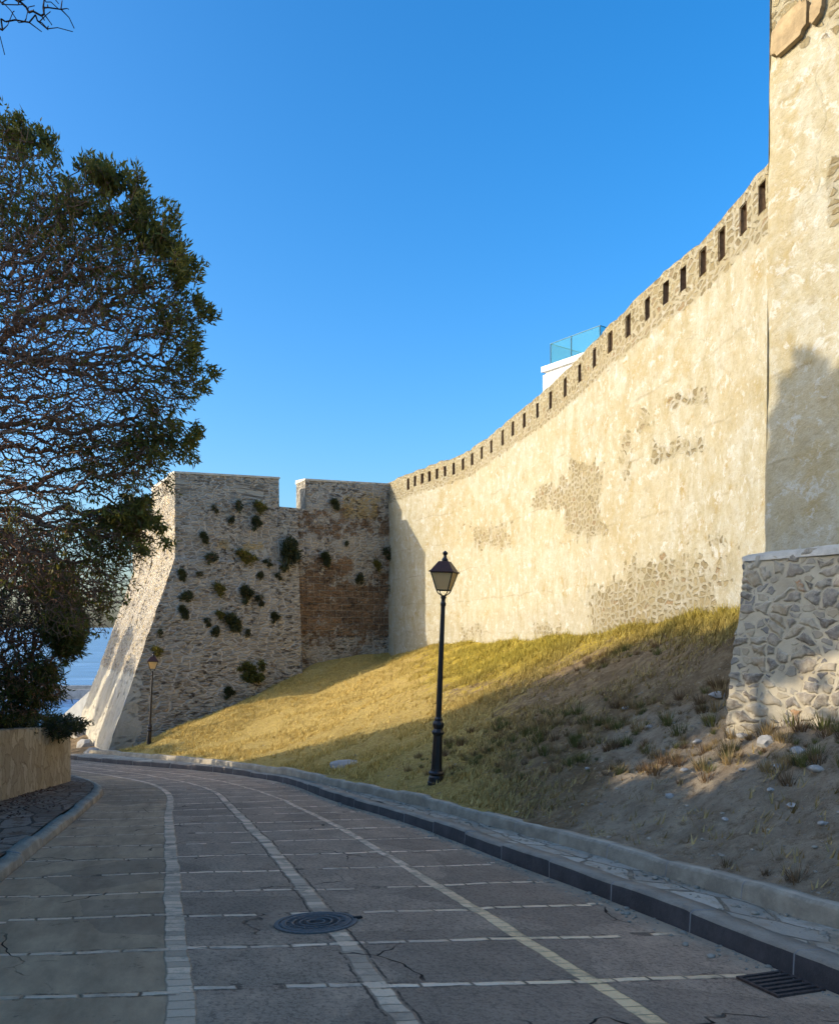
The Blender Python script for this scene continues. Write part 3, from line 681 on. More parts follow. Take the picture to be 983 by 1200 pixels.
stone_thing(925, 940, (.05, .035, .02), 'pale stone chip lying on grey dirt below the buttress', 14.5)

STONE_LABELS = ['pale stone touching the foot of the buttress near its left edge', 'pale stone below the middle of the buttress foot', 'pale stone at the right edge below the buttress', 'small stone under the left corner of the buttress', 'flat stone on the bare ledge left of the buttress foot', 'stone halfway between the buttress foot and the yellow grass', 'small stone on bare earth below and left of the buttress', 'small stone below the two largest rocks at the buttress', 'small stone on the dirt above the concrete edging at right', 'small stone at the right edge low on the dirt bank', 'stone higher on the shaded bank where grass thins out', 'small stone on the shaded middle of the bank right of the tall lamp']
for k_, (px_, py_2, w_) in enumerate([(872, 862, .06), (915, 900, .05), (960, 905, .06), (870, 900, .035), (820, 870, .05), (760, 852, .04), (800, 905, .035), (905, 925, .03), (850, 960, .03), (960, 965, .035), (735, 830, .05), (690, 900, .03)]):
    stone_thing(px_, py_2, (w_*1.3, w_, w_*.55), STONE_LABELS[k_], 30+k_*1.7, k_)
# ------------------------------------------------------------------ long curtain wall
def sdbox(px, py, x0, x1, y0, y1, soft):
    dx = np.maximum(np.maximum(x0-px, px-x1), 0); dy = np.maximum(np.maximum(y0-py, py-y1), 0)
    return np.clip(1-np.sqrt(dx*dx+dy*dy)/(soft*1.7), 0, 1)
ZT = 6.6+EZ
yw = np.linspace(11.6, 38.8, 700); xw = xW(yw); arc = np.concatenate([[0], np.cumsum(np.hypot(np.diff(xw), np.diff(yw)))])
def wall_at(s): return np.interp(s, arc, xw), np.interp(s, arc, yw)
def arc_of_px(px):
    pxs = 491.5+F*xw/yw; return np.interp(-px, -pxs, arc)      # px falls as arc grows
hole_px = [889, 867, 842, 820, 798, 778, 756, 733, 712, 694, 677, 660, 643, 628, 612.5, 599, 587, 574, 563, 551.5, 541, 530.5, 520.5, 511, 502, 493.5, 485, 477]
HW = .105
hs = [float(arc_of_px(p)) for p in hole_px]
base_u = list(np.arange(0, arc[-1], .085))
us = [u for u in base_u if min(abs(u-h) for h in hs) > HW+.03]
for h in hs: us += [h-HW, h-HW/3, h+HW/3, h+HW]
us = np.array(sorted(us)); zb = -1.2
HZ0, HZ1 = ZT-.60, ZT-.19
zs = np.array(sorted([z for z in np.arange(zb, ZT-.001, .085) if min(abs(z-HZ0), abs(z-HZ1)) > .03]+[HZ0, HZ1, ZT]))
WX, WY = wall_at(us)
dx = np.gradient(WX, us); dy = np.gradient(WY, us); nx, ny = -dy, dx      # outward normal (towards -x)
s_ = np.hypot(nx, ny); nx, ny = nx/s_, ny/s_
Ug, Zg = np.meshgrid(us, zs, indexing='ij')
d_ = fbm(np.stack([Ug, Zg, Ug*0], -1), .5, 3)*.05+fbm(np.stack([Ug, Zg, Ug*0+5], -1), 2.4, 3)*.02
band = np.clip((Zg-(ZT-.85))/.1, 0, 1); d_ = d_*(1-band*.4)-band*.05
Xg = WX[:, None]+nx[:, None]*d_; Yg = WY[:, None]+ny[:, None]*d_
Zv = Zg.copy(); Zv[:, -1] += fbm(np.stack([us, us*0, us*0], -1), 2.5, 4)*.07
WV = np.stack([Xg, Yg, Zv], -1).reshape(-1, 3)
px, py = proj(WV)
px = px+26*fbm(WV, .9, 4); py = py+22*fbm(WV+7.7, .9, 4)
zr = WV[:, 2]; ar = Ug.reshape(-1)
rub = np.clip((zr-(ZT-1.15))/.45, 0, 1)*1.25
for (x0, x1, y0, y1, sf, k) in [(669, 695, 546, 618, 10, .8), (624, 669, 575, 592, 8, .72), (705, 832, 690, 732, 16, .8), (735, 790, 665, 700, 16, .74), (722, 740, 512, 552, 9, .62), (772, 820, 522, 536, 7, .62),
                                (786, 818, 460, 474, 8, .6), (750, 763, 484, 500, 7, .6), (552, 592, 618, 638, 9, .55), (834, 856, 618, 636, 8, .58), (543, 566, 739, 752, 7, .6), (632, 655, 732, 746, 7, .58), (800, 850, 655, 690, 12, .5)]:
    rub = np.maximum(rub, k*sdbox(px, py, x0, x1, y0, y1, sf))
och = np.zeros_like(rub)
for (x0, x1, y0, y1, sf) in [(718, 762, 470, 518, 8), (665, 696, 518, 545, 8), (550, 602, 590, 640, 10), (815, 850, 560, 590, 10), (700, 730, 560, 650, 10), (520, 545, 560, 640, 8), (840, 885, 440, 500, 10), (760, 800, 400, 440, 10), (700, 712, 400, 450, 8)]:
    och = np.maximum(och, .62*sdbox(px, py, x0, x1, y0, y1, sf))
gry = np.clip((.9-(zr-np.interp(ar, [0, arc[-1]], [2.0, .7])))/1.5, 0, .25)
wmask = np.stack([rub, och, gry, rub*0], -1)
Fw = gridfaces(len(us), len(zs))
ui = Fw[:, 0]//len(zs); zi = Fw[:, 0] % len(zs)
uc = (us[ui]+us[np.minimum(ui+1, len(us)-1)])/2; zc = (zs[zi]+zs[np.minimum(zi+1, len(zs)-1)])/2
inh = np.zeros(len(Fw), bool)
hb = [float(zs[np.argmin(abs(zs-(HZ0+random.choice([0, 0, 0, -.085]))))]) for h in hs]; ht = [float(zs[np.argmin(abs(zs-(HZ1+0)))]) for h in hs]
for h, z0_, z1_ in zip(hs, hb, ht): inh |= (abs(uc-h) < HW) & (zc > z0_) & (zc < z1_)
Fw = Fw[~inh]
wall = empty('castle_wall', (0, 0, 0)); tag(wall, 'long sunlit cream plastered curtain wall with a row of small square holes under its top', 'wall')
mesh('plastered_face', WV, Fw, M['plaster'], wall, uv=np.stack([Ug.reshape(-1), Zg.reshape(-1)], -1), col={'mask': wmask}, smooth=True)
for h, z0_, z1_ in zip(hs, hb, ht):     # each hole is a recess of its own
    c = []
    for (a, dd) in ((h-HW-.01, -.04), (h+HW+.01, -.04)):
        x0, y0 = wall_at(a); i = np.argmin(abs(us-a)); c.append((x0+nx[i]*dd, y0+ny[i]*dd, nx[i], ny[i]))
    v = []
    for dep in (.0, -.28):
        for q in c:
            for z in (z0_-.01, z1_+.01): v.append((q[0]+q[2]*dep, q[1]+q[3]*dep, z))
    mesh('wall_hole', v, [(4, 5, 7, 6), (0, 1, 5, 4), (2, 6, 7, 3), (0, 4, 6, 2), (1, 3, 7, 5)], M['brick'], wall)
# top capping and back
tops = np.stack([Xg[:, -1], Yg[:, -1], Zv[:, -1]], -1); V = []; uvv = []
for (dd, dz, vv_) in ((0, .0, 0), (-.08, .06, .1), (-.5, .10, .5), (-1.0, .03, 1), (-1.0, -9.5, 9)):
    V.append(np.stack([tops[:, 0]+nx*dd, tops[:, 1]+ny*dd, tops[:, 2]+dz+(fbm(np.stack([us, us*0+dd, us*0], -1), 4, 3)*.03 if vv_ and vv_ < 2 else 0)], -1)); uvv.append(np.stack([us, us*0+ZT+vv_], -1))
mk = np.zeros((len(us)*5, 4)); mk[:, 0] = .8
mesh('wall_top', np.array(V).reshape(-1, 3), gridfaces(5, len(us), True), M['plaster'], wall, uv=np.array(uvv).reshape(-1, 2), col={'mask': mk})

# ------------------------------------------------------------------ tower at the right
td = np.array([.51, -.86]); tn = np.array([-.86, -.51]); T0 = np.array([4.585, 11.2])
tower = empty('castle_tower', (T0[0], T0[1], 0)); tag(tower, 'tall sunlit plastered tower at the right edge with bare stone blocks high up', 'tower')
def tower_face():
    u = np.arange(0, 5.01, .05); z = np.arange(-.5, 12.4, .05); U, Z = np.meshgrid(u, z, indexing='ij')
    d = fbm(np.stack([U, Z, U*0+2], -1), .6, 3)*.05+fbm(np.stack([U, Z, U*0+8], -1), 2.5, 3)*.018
    rnd = np.clip(1-U/.12, 0, 1)**2*.05; lean = (Z-1.9)*.0075
    X = T0[0]+td[0]*U+tn[0]*(d-rnd)+lean+.02*fbm(np.stack([Z*0, Z, Z*0], -1), 1.1, 3)*np.clip(1-U/.5, 0, 1); Y = T0[1]+td[1]*U+tn[1]*(d-rnd)
    V = np.stack([X, Y, Z], -1).reshape(-1, 3); px, py = proj(V)
    rub = np.maximum(.85*sdbox(px, py, 890, 1300, -600, 12, 22), np.maximum(.80*sdbox(px, py, 898, 940, 0, 48, 14), .75*sdbox(px, py, 976, 1010, 190, 262, 10)))
    rub = np.maximum(rub, .55*sdbox(px, py, 960, 1000, 25, 40, 10))
    och = .55*np.maximum(sdbox(px, py, 898, 925, 90, 470, 18), sdbox(px, py, 935, 975, 500, 600, 10))
    mk = np.stack([rub, och, rub*0, rub*0], -1)
    ob = mesh('plastered_face', V, gridfaces(len(u), len(z)), M['plaster'], None, uv=np.stack([(U*1.0+40).reshape(-1), Z.reshape(-1)], -1), col={'mask': mk}, smooth=True)
    ob.parent = tower; ob.matrix_parent_inverse = Matrix.Translation(tower.location).inverted()
    # the hidden sides and top
    s2 = -tn
    pts = [T0+td*0+tn*-.03, T0+td*5, T0+td*5+s2*6, T0+s2*6]
    v = [(p[0]+(.0 if k else 0), p[1], zz) for zz in (-.5, 12.3) for k, p in enumerate(pts)]
    v = [(x+(zz-1.9)*.0075, y, zz) for (x, y, zz) in v]
    uvb = [(k*3+55, zz) for zz in (-.5, 12.3) for k in range(4)]
    ob = mesh('side_walls', v, [(1, 2, 6, 5), (2, 3, 7, 6), (3, 0, 4, 7), (4, 5, 6, 7)], M['plaster'], None, uv=uvb, col={'mask': np.zeros((8, 4))})
    ob.parent = tower; ob.matrix_parent_inverse = Matrix.Translation(tower.location).inverted()
    # bare blocks standing out of the plaster high on the corner
    for (x0, x1, y0, y1) in [(903, 944, 14, 56), (948, 962, -6, 24)]:
        ua = (x0-897)/51*1.0; 
        def up(px_): # arc along the face whose pixel column is px_
            k = (px_-491.5)/F; return (k*T0[1]-T0[0])/(td[0]-k*td[1])
        a, b = up(x0), up(x1); dm = T0[1]+td[1]*(a+b)/2; z1 = (735-y0)/F*dm+EZ; z0 = (735-y1)/F*dm+EZ
        vv = []
        bmx = bmesh.new(); bmesh.ops.create_cube(bmx, size=1); bmesh.ops.subdivide_edges(bmx, edges=bmx.edges[:], cuts=5, use_grid_fill=True)
        for v_ in bmx.verts:
            q = v_.co; uu = (a+b)/2+q.x*(b-a); zz = (z0+z1)/2+q.z*(z1-z0)+q.x*.12; dd = q.y*.16
            rr = 1-.25*max(0, (abs(q.x)*2)**6*(abs(q.z)*2)**6)
            nn = .03*mnoise.noise(Vector((uu*4, zz*4, dd*4)))
            pp = T0+td*((a+b)/2+(uu-(a+b)/2)*rr)+tn*(dd+.0+nn); v_.co = Vector((pp[0]+(zz-1.9)*.0075, pp[1], (z0+z1)/2+(zz-(z0+z1)/2)*rr))
        me = bpy.data.meshes.new('bare_block'); bmx.to_mesh(me); bmx.free(); me.materials.append(M['ochre'])
        o = bpy.data.objects.new('bare_block', me); C.objects.link(o); o.parent = tower; o.matrix_parent_inverse = Matrix.Translation(tower.location).inverted()
M['ochre'] = simple('brown_sandstone', (.30, .225, .125), .95, 5, .35, 0, .03)
tower_face()

# ------------------------------------------------------------------ rubble buttress in front of it
def buttress():
    B0 = np.array([3.46, 9.0]); zt = .777+EZ
    b = empty('stone_buttress', (B0[0], B0[1], 0)); tag(b, 'low rubble stone buttress with grey stones in thick pale mortar, dappled by tree shade', 'buttress')
    inv = Matrix.Translation(b.location).inverted()
    u = np.arange(0, 5.4, .018); z = np.arange(-.3, zt+.001, .018); U, Z = np.meshgrid(u, z, indexing='ij')
    d = (zt-Z)*.06+fbm(np.stack([U, Z, U*0+1], -1), 1.3, 4)*.05
    rnd = np.clip(1-(zt-Z)/.05, 0, 1)**2*.04
    e_ = (zt-Z)*.055*np.clip(1-U/.6, 0, 1)+fbm(np.stack([U*0+4, Z, U*0], -1), 2.0, 3)*.05*np.clip(1-U/.5, 0, 1)
    X = B0[0]+td[0]*(U-e_)+tn[0]*(d-rnd); Y = B0[1]+td[1]*(U-e_)+tn[1]*(d-rnd)
    Zz = Z+(Z > zt-.03)*fbm(np.stack([U, U*0, U*0], -1), 2.2, 4)*.03+U*0.0
    o = mesh('rubble_face', np.stack([X, Y, Zz], -1).reshape(-1, 3), gridfaces(len(u), len(z)), M['buttress'], None, uv=np.stack([U.reshape(-1), Z.reshape(-1)], -1), smooth=True)
    o.parent = b; o.matrix_parent_inverse = inv
    # far end face, same stone
    w_ = np.arange(0, 2.6, .05); W, Z = np.meshgrid(w_, np.arange(-.3, zt+.001, .05), indexing='ij')
    e_ = (zt-Z)*.055+fbm(np.stack([W*0+4, Z, W*0], -1), 2.0, 3)*.05*np.clip(1-W/.5, 0, 1)
    d = ((zt-Z)*.06)*np.clip(1-W/.3, 0, 1)-.02
    X = B0[0]-td[0]*e_-tn[0]*W+tn[0]*d; Y = B0[1]-td[1]*e_-tn[1]*W+tn[1]*d
    o = mesh('end_face', np.stack([X, Y, Z], -1).reshape(-1, 3), gridfaces(W.shape[0], W.shape[1], True), M['buttress'], None, uv=np.stack([W.reshape(-1)+9, Z.reshape(-1)], -1), smooth=True)
    o.parent = b; o.matrix_parent_inverse = inv
    # top slab of pale mortar
    u = np.arange(.0, 5.4, .05); w_ = np.concatenate([[-.012, .0, .03, .08], np.linspace(.2, 2.6, 10)]); U, W = np.meshgrid(u, w_, indexing='ij')
    X = B0[0]+td[0]*U-tn[0]*W; Y = B0[1]+td[1]*U-tn[1]*W
    Zt = zt+.0+W*.10+fbm(np.stack([U, W, U*0], -1), 2.0, 4)*.03*np.clip(W*20, 0, 1)+np.clip((W+.012)/.08, 0, 1)*.03-.025-np.clip(-W*100, 0, 1)*.05
    o = mesh('mortar_top', np.stack([X, Y, Zt], -1).reshape(-1, 3), gridfaces(len(u), len(w_)), M['cap'], None, smooth=True)
    o.parent = b; o.matrix_parent_inverse = inv
buttress()

# ------------------------------------------------------------------ bastion
B1, B2 = 2.66, .70
Atop = A0+fdir*B1+ldir*B2
ZL = 2.73+EZ; ZG = -4.63+EZ; LEN = 10.35; TS = 5.3; LBACK = 9.6
def bat(z): return np.clip((ZL-z)/(ZL-ZG), 0, 1.15)
def ledge(z): return np.clip((ZL-z)/.04, 0, 1)*.07
def ztop(t): return np.interp(t, [0, 10.2], [6.03, 6.55])+EZ
def corner(z): b = bat(z); return Atop[None]-fdir[None]*(b*B1)[:, None]-ldir[None]*(b*B2+ledge(z))[:, None]
bast = empty('stone_bastion', (float(A0[0]), float(A0[1]), 0)); tag(bast, 'weathered grey brown stone bastion with sloping base, notched parapet and bushes growing from its face', 'bastion')
binv = Matrix.Translation(bast.location).inverted()
def bmesh_(name, *a, **k):
    o = mesh(name, *a, **k); o.parent = bast; o.matrix_parent_inverse = binv; return o
def bmask(v, which):
    px, py = proj(v); z = v[:, 2]
    br = np.zeros(len(v)); pl = br.copy(); oc = br.copy()
    if which == 'right':
        br = .82*sdbox(px, py, 351, 445, 690, 737, 12); br = np.maximum(br, .66*sdbox(px, py, 352, 405, 658, 690, 12)); br = np.maximum(br, .55*sdbox(px, py, 351, 460, 600, 625, 10)); br = np.maximum(br, .6*sdbox(px, py, 445, 462, 660, 740, 14))
        oc = .6*sdbox(px, py, 405, 440, 583, 605, 10); br = np.maximum(br, .38*np.clip((py-742)/12, 0, 1))
    if which == 'front':
        oc = .62*np.maximum(sdbox(px, py, 256, 268, 636, 642, 6), sdbox(px, py, 287, 306, 638, 644, 6))
        pl = .72*sdbox(px, py, 120, 158, 800, 900, 14)
        pl = np.maximum(pl, .42*sdbox(px, py, 260, 345, 590, 650, 14))
    if which == 'left':
        pl = .85*np.clip((ZG+3.3-z)/.8, 0, 1); oc = br+.44  # whole left face tinted ochre to paint in its sunlit cream tone
    return np.stack([br, pl, oc, br*0], -1)
def bgrid(name, pos, su, z0f, z1f, which, dens=.07, flip=False, disp=.05, nrm=(0, 0)):
    """pos(s,z)->x,y ; su=array of arc positions, z from z0 to z1f(s)"""
    nz = int(12/dens); zz = np.linspace(0, 1, nz)
    Sg, Tg = np.meshgrid(su, zz, indexing='ij'); z1 = z1f(su)[:, None]; Z = z0f+(z1-z0f)*Tg
    X, Y = pos(Sg, Z)
    d = fbm(np.stack([Sg, Z, Sg*0+11], -1), .55, 3)*disp+fbm(np.stack([Sg, Z, Sg*0+3], -1), 2.6, 4)*disp*.7
    X = X+nrm[0]*d; Y = Y+nrm[1]*d
    V = np.stack([X, Y, Z], -1).reshape(-1, 3)
    return bmesh_(name, V, gridfaces(len(su), nz, flip), M['bastion'], uv=np.stack([Sg.reshape(-1), Z.reshape(-1)], -1), col={'mask': bmask(V, which)}, smooth=True)
z0 = ZG-.8
fn = (-ldir[0], -ldir[1]); ln_ = (-fdir[0], -fdir[1])
G0, G1 = 4.42, 5.66; ZGAP = 5.05+EZ; TH = 1.2
def pos_front(s, z):      # s 0..TS measured on the upper plane; battered corner stretches it
    c = corner(z.reshape(-1)).reshape(*z.shape, 2); e = Atop[None, None]+fdir*TS-ldir*((bat(z)*B2+ledge(z))[..., None]); t = (s/TS)[..., None]
    p = c*(1-t)+e*t; return p[..., 0], p[..., 1]
def ztf(s):
    return np.where((s > G0-1e-6) & (s < G1+1e-6), ZGAP, ztop(s))
su = np.array(sorted(set(np.round(np.concatenate([np.arange(0, G0, .07), [G0-.002, G0+.002], np.arange(G0+.06, TS, .07), [TS]]), 4))))
bgrid('front_face', pos_front, su, z0, lambda s: np.where(s > G0, ZGAP, ztop(s)), 'front', nrm=fn)
# flank where the battered base ends
zz = np.linspace(z0, ZL, 90); bt = bat(zz)*B2+ledge(zz); q0 = (Atop+fdir*TS)[None]-ldir*bt[:, None]; q1 = np.repeat((Atop+fdir*TS+ldir*.1)[None], 90, 0)
V = np.concatenate([np.column_stack([q0, zz]), np.column_stack([q1, zz])])
bmesh_('base_return', V, gridfaces(2, 90), M['bastion'], uv=np.column_stack([np.repeat([0, .7], 90), np.tile(zz, 2)]), col={'mask': np.zeros((180, 4))})
su2 = np.array(sorted(set(np.round(np.concatenate([np.arange(TS, G1-.02, .07), [G1-.002, G1+.002], np.arange(G1+.06, LEN, .07), [LEN]]), 4))))
def pos_right(s, z):
    p = Atop[None, None]+fdir*s[..., None]+ldir*(.02+0*z[..., None]); return p[..., 0], p[..., 1]
bgrid('curtain_face', pos_right, su2, z0+1.5, lambda s: np.where(s < G1, ZGAP, ztop(s)), 'right', nrm=fn, disp=.06)
def pos_left(s, z):
    c = corner(z.reshape(-1)).reshape(*z.shape, 2); 
    p = c+ldir*s[..., None]; return p[..., 0], p[..., 1]
LG0, LG1 = 4.8, 7.4
sl = np.array(sorted(set(np.round(np.concatenate([np.arange(0, LG0, .1), [LG0-.002, LG0+.002], np.arange(LG0+.1, LG1, .1), [LG1-.002, LG1+.002], np.arange(LG1+.1, LBACK, .1), [LBACK]]), 4))))
bgrid('left_face', pos_left, sl, z0, lambda s: np.where((s > LG0) & (s < LG1), ZGAP, ztop(0)), 'left', flip=True, nrm=ln_, disp=.06)
def prism(name, poly, za, zb_, mat, cap=None, slope=0):
    """box from 4 plan points; the inner edge is raised by slope"""
    v = [(p[0], p[1], za) for p in poly]+[(p[0], p[1], z) for p, z in zip(poly, zb_)]
    f = [(0, 1, 5, 4), (1, 2, 6, 5), (2, 3, 7, 6), (3, 0, 4, 7), (4, 5, 6, 7), (3, 2, 1, 0)]
    uvb = [(k*1.3+20, p[2]) for k, p in enumerate(v)]
    return bmesh_(name, v, f, mat, uv=uvb, col={'mask': np.tile([0, .5, 0, 0], (8, 1))})
pl2 = lambda t, k: Atop+fdir*t+ldir*k
# merlons (inner body), capping slabs
def merlon(t0, t1, k0, k1, zt0, zt1, mat=None):
    e = .035
    prism('merlon', [pl2(t0, k0), pl2(t1, k0), pl2(t1, k1), pl2(t0, k1)], ZGAP-.4, [zt0-.03, zt1-.03, zt1-.03, zt0-.03], M['bastion'])
    rise = .16; zc = [zt0+.0, zt1+.0, zt1+rise*.6, zt0+rise*.6]
    poly = [pl2(t0-.03, k0-.05), pl2(t1+.03, k0-.05), pl2(t1+.03, k1+.03), pl2(t0-.03, k1+.03)]
    v = [(p[0], p[1], z-.05) for p, z in zip(poly, [zt0, zt1, zt1, zt0])]+[(p[0], p[1], z+.03) for p, z in zip(poly, zc)]
    bmesh_('capping', v, [(0, 1, 5, 4), (1, 2, 6, 5), (2, 3, 7, 6), (3, 0, 4, 7), (4, 5, 6, 7), (3, 2, 1, 0)], M['cap'])
merlon(.0, G0, .03, TH, ztop(0), ztop(G0)); merlon(G1, LEN, .06, TH, ztop(G1), ztop(LEN))
merlon(.03, TH, TH+.1, LG0, ztop(0), ztop(0)); merlon(.03, TH, LG1, LBACK, ztop(0), ztop(0))
# platform and hidden rear
plat = [pl2(.05, .05), pl2(LEN, .05), pl2(LEN, LBACK), pl2(.05, LBACK)]
v = [(p[0], p[1], ZGAP-.02) for p in plat]+[(p[0], p[1], z0) for p in plat]
bmesh_('platform', v, [(0, 1, 2, 3), (2, 6, 7, 3), (1, 5, 6, 2)], M['cap'])

# spur of plastered wall running on towards the sea from the far corner
Bc = A0+ldir*LBACK
sp = empty('sea_spur_wall', (float(Bc[0]), float(Bc[1]), 0)); tag(sp, 'sloping pale plastered spur wall behind the bastion, seen against the sea', 'wall')
q = [P(116, 800, 39.8), P(58, 852, 44), P(58, 905, 44), P(116, 905, 39.8)]
back = [p+np.array([.5, 1.6, 0]) for p in q]
v = np.array(q+back)-np.array([Bc[0], Bc[1], 0])
o = mesh('plaster_slope', v, [(0, 1, 2, 3), (4, 7, 6, 5), (0, 4, 5, 1), (1, 5, 6, 2), (3, 2, 6, 7), (0, 3, 7, 4)], M['spur'] if 'spur' in M else simple('shaded_grey_plaster', (.30, .31, .31), .9, 2, .2, 0, .02), sp)  # plaster colour darkened to paint in the shade on the spur

# grassy verge at the bastion's foot
vg = [P(127, 889, 30.4), P(90, 852, 38.8), P(40, 866, 38), P(92, 889.5, 30.0)]
V = []
for a in np.linspace(0, 1, 14):
    for b in np.linspace(0, 1, 10):
        p = (vg[0]*(1-a)+vg[1]*a)*(1-b)+(vg[3]*(1-a)+vg[2]*a)*b; p = p+np.array([0, 0, float(fbm(p, 1.5, 3))*.18]); V.append(p)
mk = np.zeros((140, 4)); mk[:, 0] = .1
tag(mesh('verge', np.array(V), gridfaces(14, 10, True), M['soil'], col={'mask': mk}, smooth=True), kind='structure')
for k, (px_, py_2, d, s, lab) in enumerate([(99, 873, 33.5, (.35, .3, .28), 'pale rock on the verge by the bastion foot, nearest the low wall'), (108, 880, 31.8, (.28, .22, .16), 'pale rock on the verge close to the bastion corner'), (94, 860, 36.3, (.4, .4, .25), 'pale rock farthest back on the verge below the bastion')]):
    bm = rock_bm(20+k*3, s); me = bpy.data.meshes.new('stone'); bm.to_mesh(me); bm.free(); me.materials.append(M['rock']); o = bpy.data.objects.new('stone', me); C.objects.link(o); o.location = P(px_, py_2, d)+np.array([0, 0, -.05]); tag(o, lab, 'stone', 'rocks on the verge')

# breakwater far out
o = MB().box((0, 0, 0), (26, 3, 1.6)).box((0, .5, 1.1), (26, 1.2, .7)).build('breakwater', simple('breakwater_stone', (.30, .29, .27), .9, .8, .4), None)
o.location = (-62, 148, -10.2); o.rotation_euler = (0, 0, .12); tag(o, 'low stone breakwater lying in the blue sea', 'breakwater')

# ------------------------------------------------------------------ white building with glass railing
def villa():
    c1 = P(636, 430, 35); dd = np.array([.6, -.8]); nn = np.array([.8, .6])
    b = empty('white_building', (float(c1[0]), float(c1[1]), 0)); tag(b, 'white rendered building with roof terrace showing above the long wall', 'building')
    zt = float(c1[2]); m = MB(); rz = math.atan2(dd[1], dd[0])
    ctr = dd*3+nn*2.5
    m.box((ctr[0], ctr[1], (zt-.35)/2-1), (6, 5, zt-.35+2), rz); m.build('wall', M['white'], b)
    m = MB(); m.box((ctr[0]+dd[0]*0, ctr[1], zt-.27), (5.8, 4.8, .08), rz); m.build('shadow_gap', M['white'], b)
    m = MB(); m.box((ctr[0], ctr[1], zt-.11), (6.1, 5.1, .22), rz); m.build('roof_slab', M['white'], b)
    gl = N('glass_rail', .05, .5); gl.b.inputs['Base Color'].default_value = (.35, .80, .82, 1); gl.b.inputs['Transmission Weight'].default_value = 0; 
    g = gl.t; tr = gl.new('ShaderNodeBsdfTransparent'); tr.inputs[0].default_value = (.50, .83, .86, 1); mx = gl.new('ShaderNodeMixShader'); mx.inputs[0].default_value = .9
    g.links.new(gl.b.outputs[0], mx.inputs[1]); g.links.new(tr.outputs[0], mx.inputs[2]); g.links.new(mx.outputs[0], g.nodes['Material Output'].inputs[0])
    r = empty('glass_railing', (float(c1[0]), float(c1[1]), zt)); tag(r, 'turquoise glass railing around the roof terrace of the white building', 'railing')
    rail = simple('teal_metal_rail', (.05, .16, .20), .4)
    def pane(a, b_, h=.88):
        a = np.array(a); b_ = np.array(b_); L = np.linalg.norm(b_-a); ang = math.atan2(b_[1]-a[1], b_[0]-a[0]); m_ = (a+b_)/2
        MB().box((m_[0], m_[1], h/2+.02), (L-.06, .02, h-.04), ang).build('glass_pane', gl.mat, r)
        MB().box((m_[0], m_[1], h+.012), (L, .035, .022), ang).build('top_rail', rail, r)
        for q_ in (a, b_): MB().box((q_[0], q_[1], h/2), (.03, .03, h), ang).build('rail_post', rail, r)
    e0 = dd*.35+nn*.1; e1 = dd*1.5+nn*.1; e2 = dd*3.0+nn*.1
    pane(e0, e1); pane(e1, e2); pane(e0, e0+nn*2.0); pane(e2, e2+nn*1.2)
villa()

# ------------------------------------------------------------------ low wall on the left
def mat_clad():
    n = N('beige_stone_cladding', .85, .25); uv = n.uv()
    v = n.warp(uv, 3, .12)
    sm, (r_, g_, b_), e = stones(n, uv, 5.5, 2.6, 1, .25, 4, .03, .05)
    fine = n.noise(n.scale(uv, 3, 1), 6, 6, .75)
    c = n.ramp(r_, [(0, (.38, .30, .19)), (.5, (.47, .38, .25)), (1, (.54, .45, .31))])
    c = n.mix(n.m('MULTIPLY', n.smooth(fine, .5, .66), .55), c, (.26, .19, .11))
    c = n.mix(n.m('MULTIPLY', n.m('SUBTRACT', 1, sm), .45), c, (.25, .19, .12))
    return n.done(c, n.bump(n.m('ADD', n.m('MULTIPLY', sm, .4), fine), 1, .04))
M['clad'] = mat_clad()
def low_wall():
    y = np.arange(-12, 18.71, .12); x = xLW(y); zt_ = np.interp(y, [-12, 9, 14.6, 18.7], [2.2, 1.35, -.235, -.775]) if False else None
    b = empty('low_wall', (-7.3, 14.6, 0)); tag(b, 'low beige stone clad boundary wall along the left pavement', 'wall')
    inv = Matrix.Translation(b.location).inverted()
    # top line from the picture: height over the pavement about 1.25 m
    zt = roadz(x, y)+.12+1.23
    V = []; UVs = []
    lv = np.linspace(0, 1, 14)
    for t in lv:
        z = roadz(x, y)-.1+(zt-roadz(x, y)+.1)*t; d = fbm(np.stack([y, z, y*0], -1), 3, 3)*.012
        V.append(np.stack([x+d, y, z+(fbm(np.stack([y, y*0, y*0], -1), 3, 3)*.012 if t == 1 else 0)], -1)); UVs.append(np.stack([y, z], -1))
    for (dx_, dz) in ((-.03, .02), (-.36, .02), (-.38, -.6)):
        V.append(np.stack([x+dx_, y, zt+dz], -1)); UVs.append(np.stack([y, zt+dz-dx_+.05], -1))
    o = mesh('cladding', np.array(V).reshape(-1, 3), gridfaces(len(V), len(y), True), M['clad'], None, uv=np.array(UVs).reshape(-1, 2))
    o.parent = b; o.matrix_parent_inverse = inv
    # end face
    xe, ye = float(x[-1]), float(y[-1]); zb_ = float(roadz(xe, ye))-.1; ze = float(zt[-1])
    o = mesh('wall_end', [(xe, ye, zb_), (xe-.38, ye, zb_), (xe-.38, ye, ze+.02), (xe-.03, ye, ze+.02), (xe, ye, ze)], [(0, 1, 2, 3, 4)], M['clad'], None, uv=[(0, zb_), (.38, zb_), (.38, ze), (.03, ze), (0, ze)])
    o.parent = b; o.matrix_parent_inverse = inv
    # soil bed kept up behind it
    V = []
    for t in np.linspace(0, 1, 10):
        xx = x-.36-t*7; z = zt-.25-t**2*1.6+fbm(np.stack([xx, y, y*0], -1), .8, 3)*.15*(t > 0); V.append(np.stack([xx, y+t*.5, z], -1))
    V = np.array(V).reshape(-1, 3); mk = np.zeros((len(V), 4)); mk[:, 2] = .2
    tag(mesh('planting_bed', V, gridfaces(10, len(y)), M['soil'], col={'mask': mk}, smooth=True), kind='structure')
low_wall()

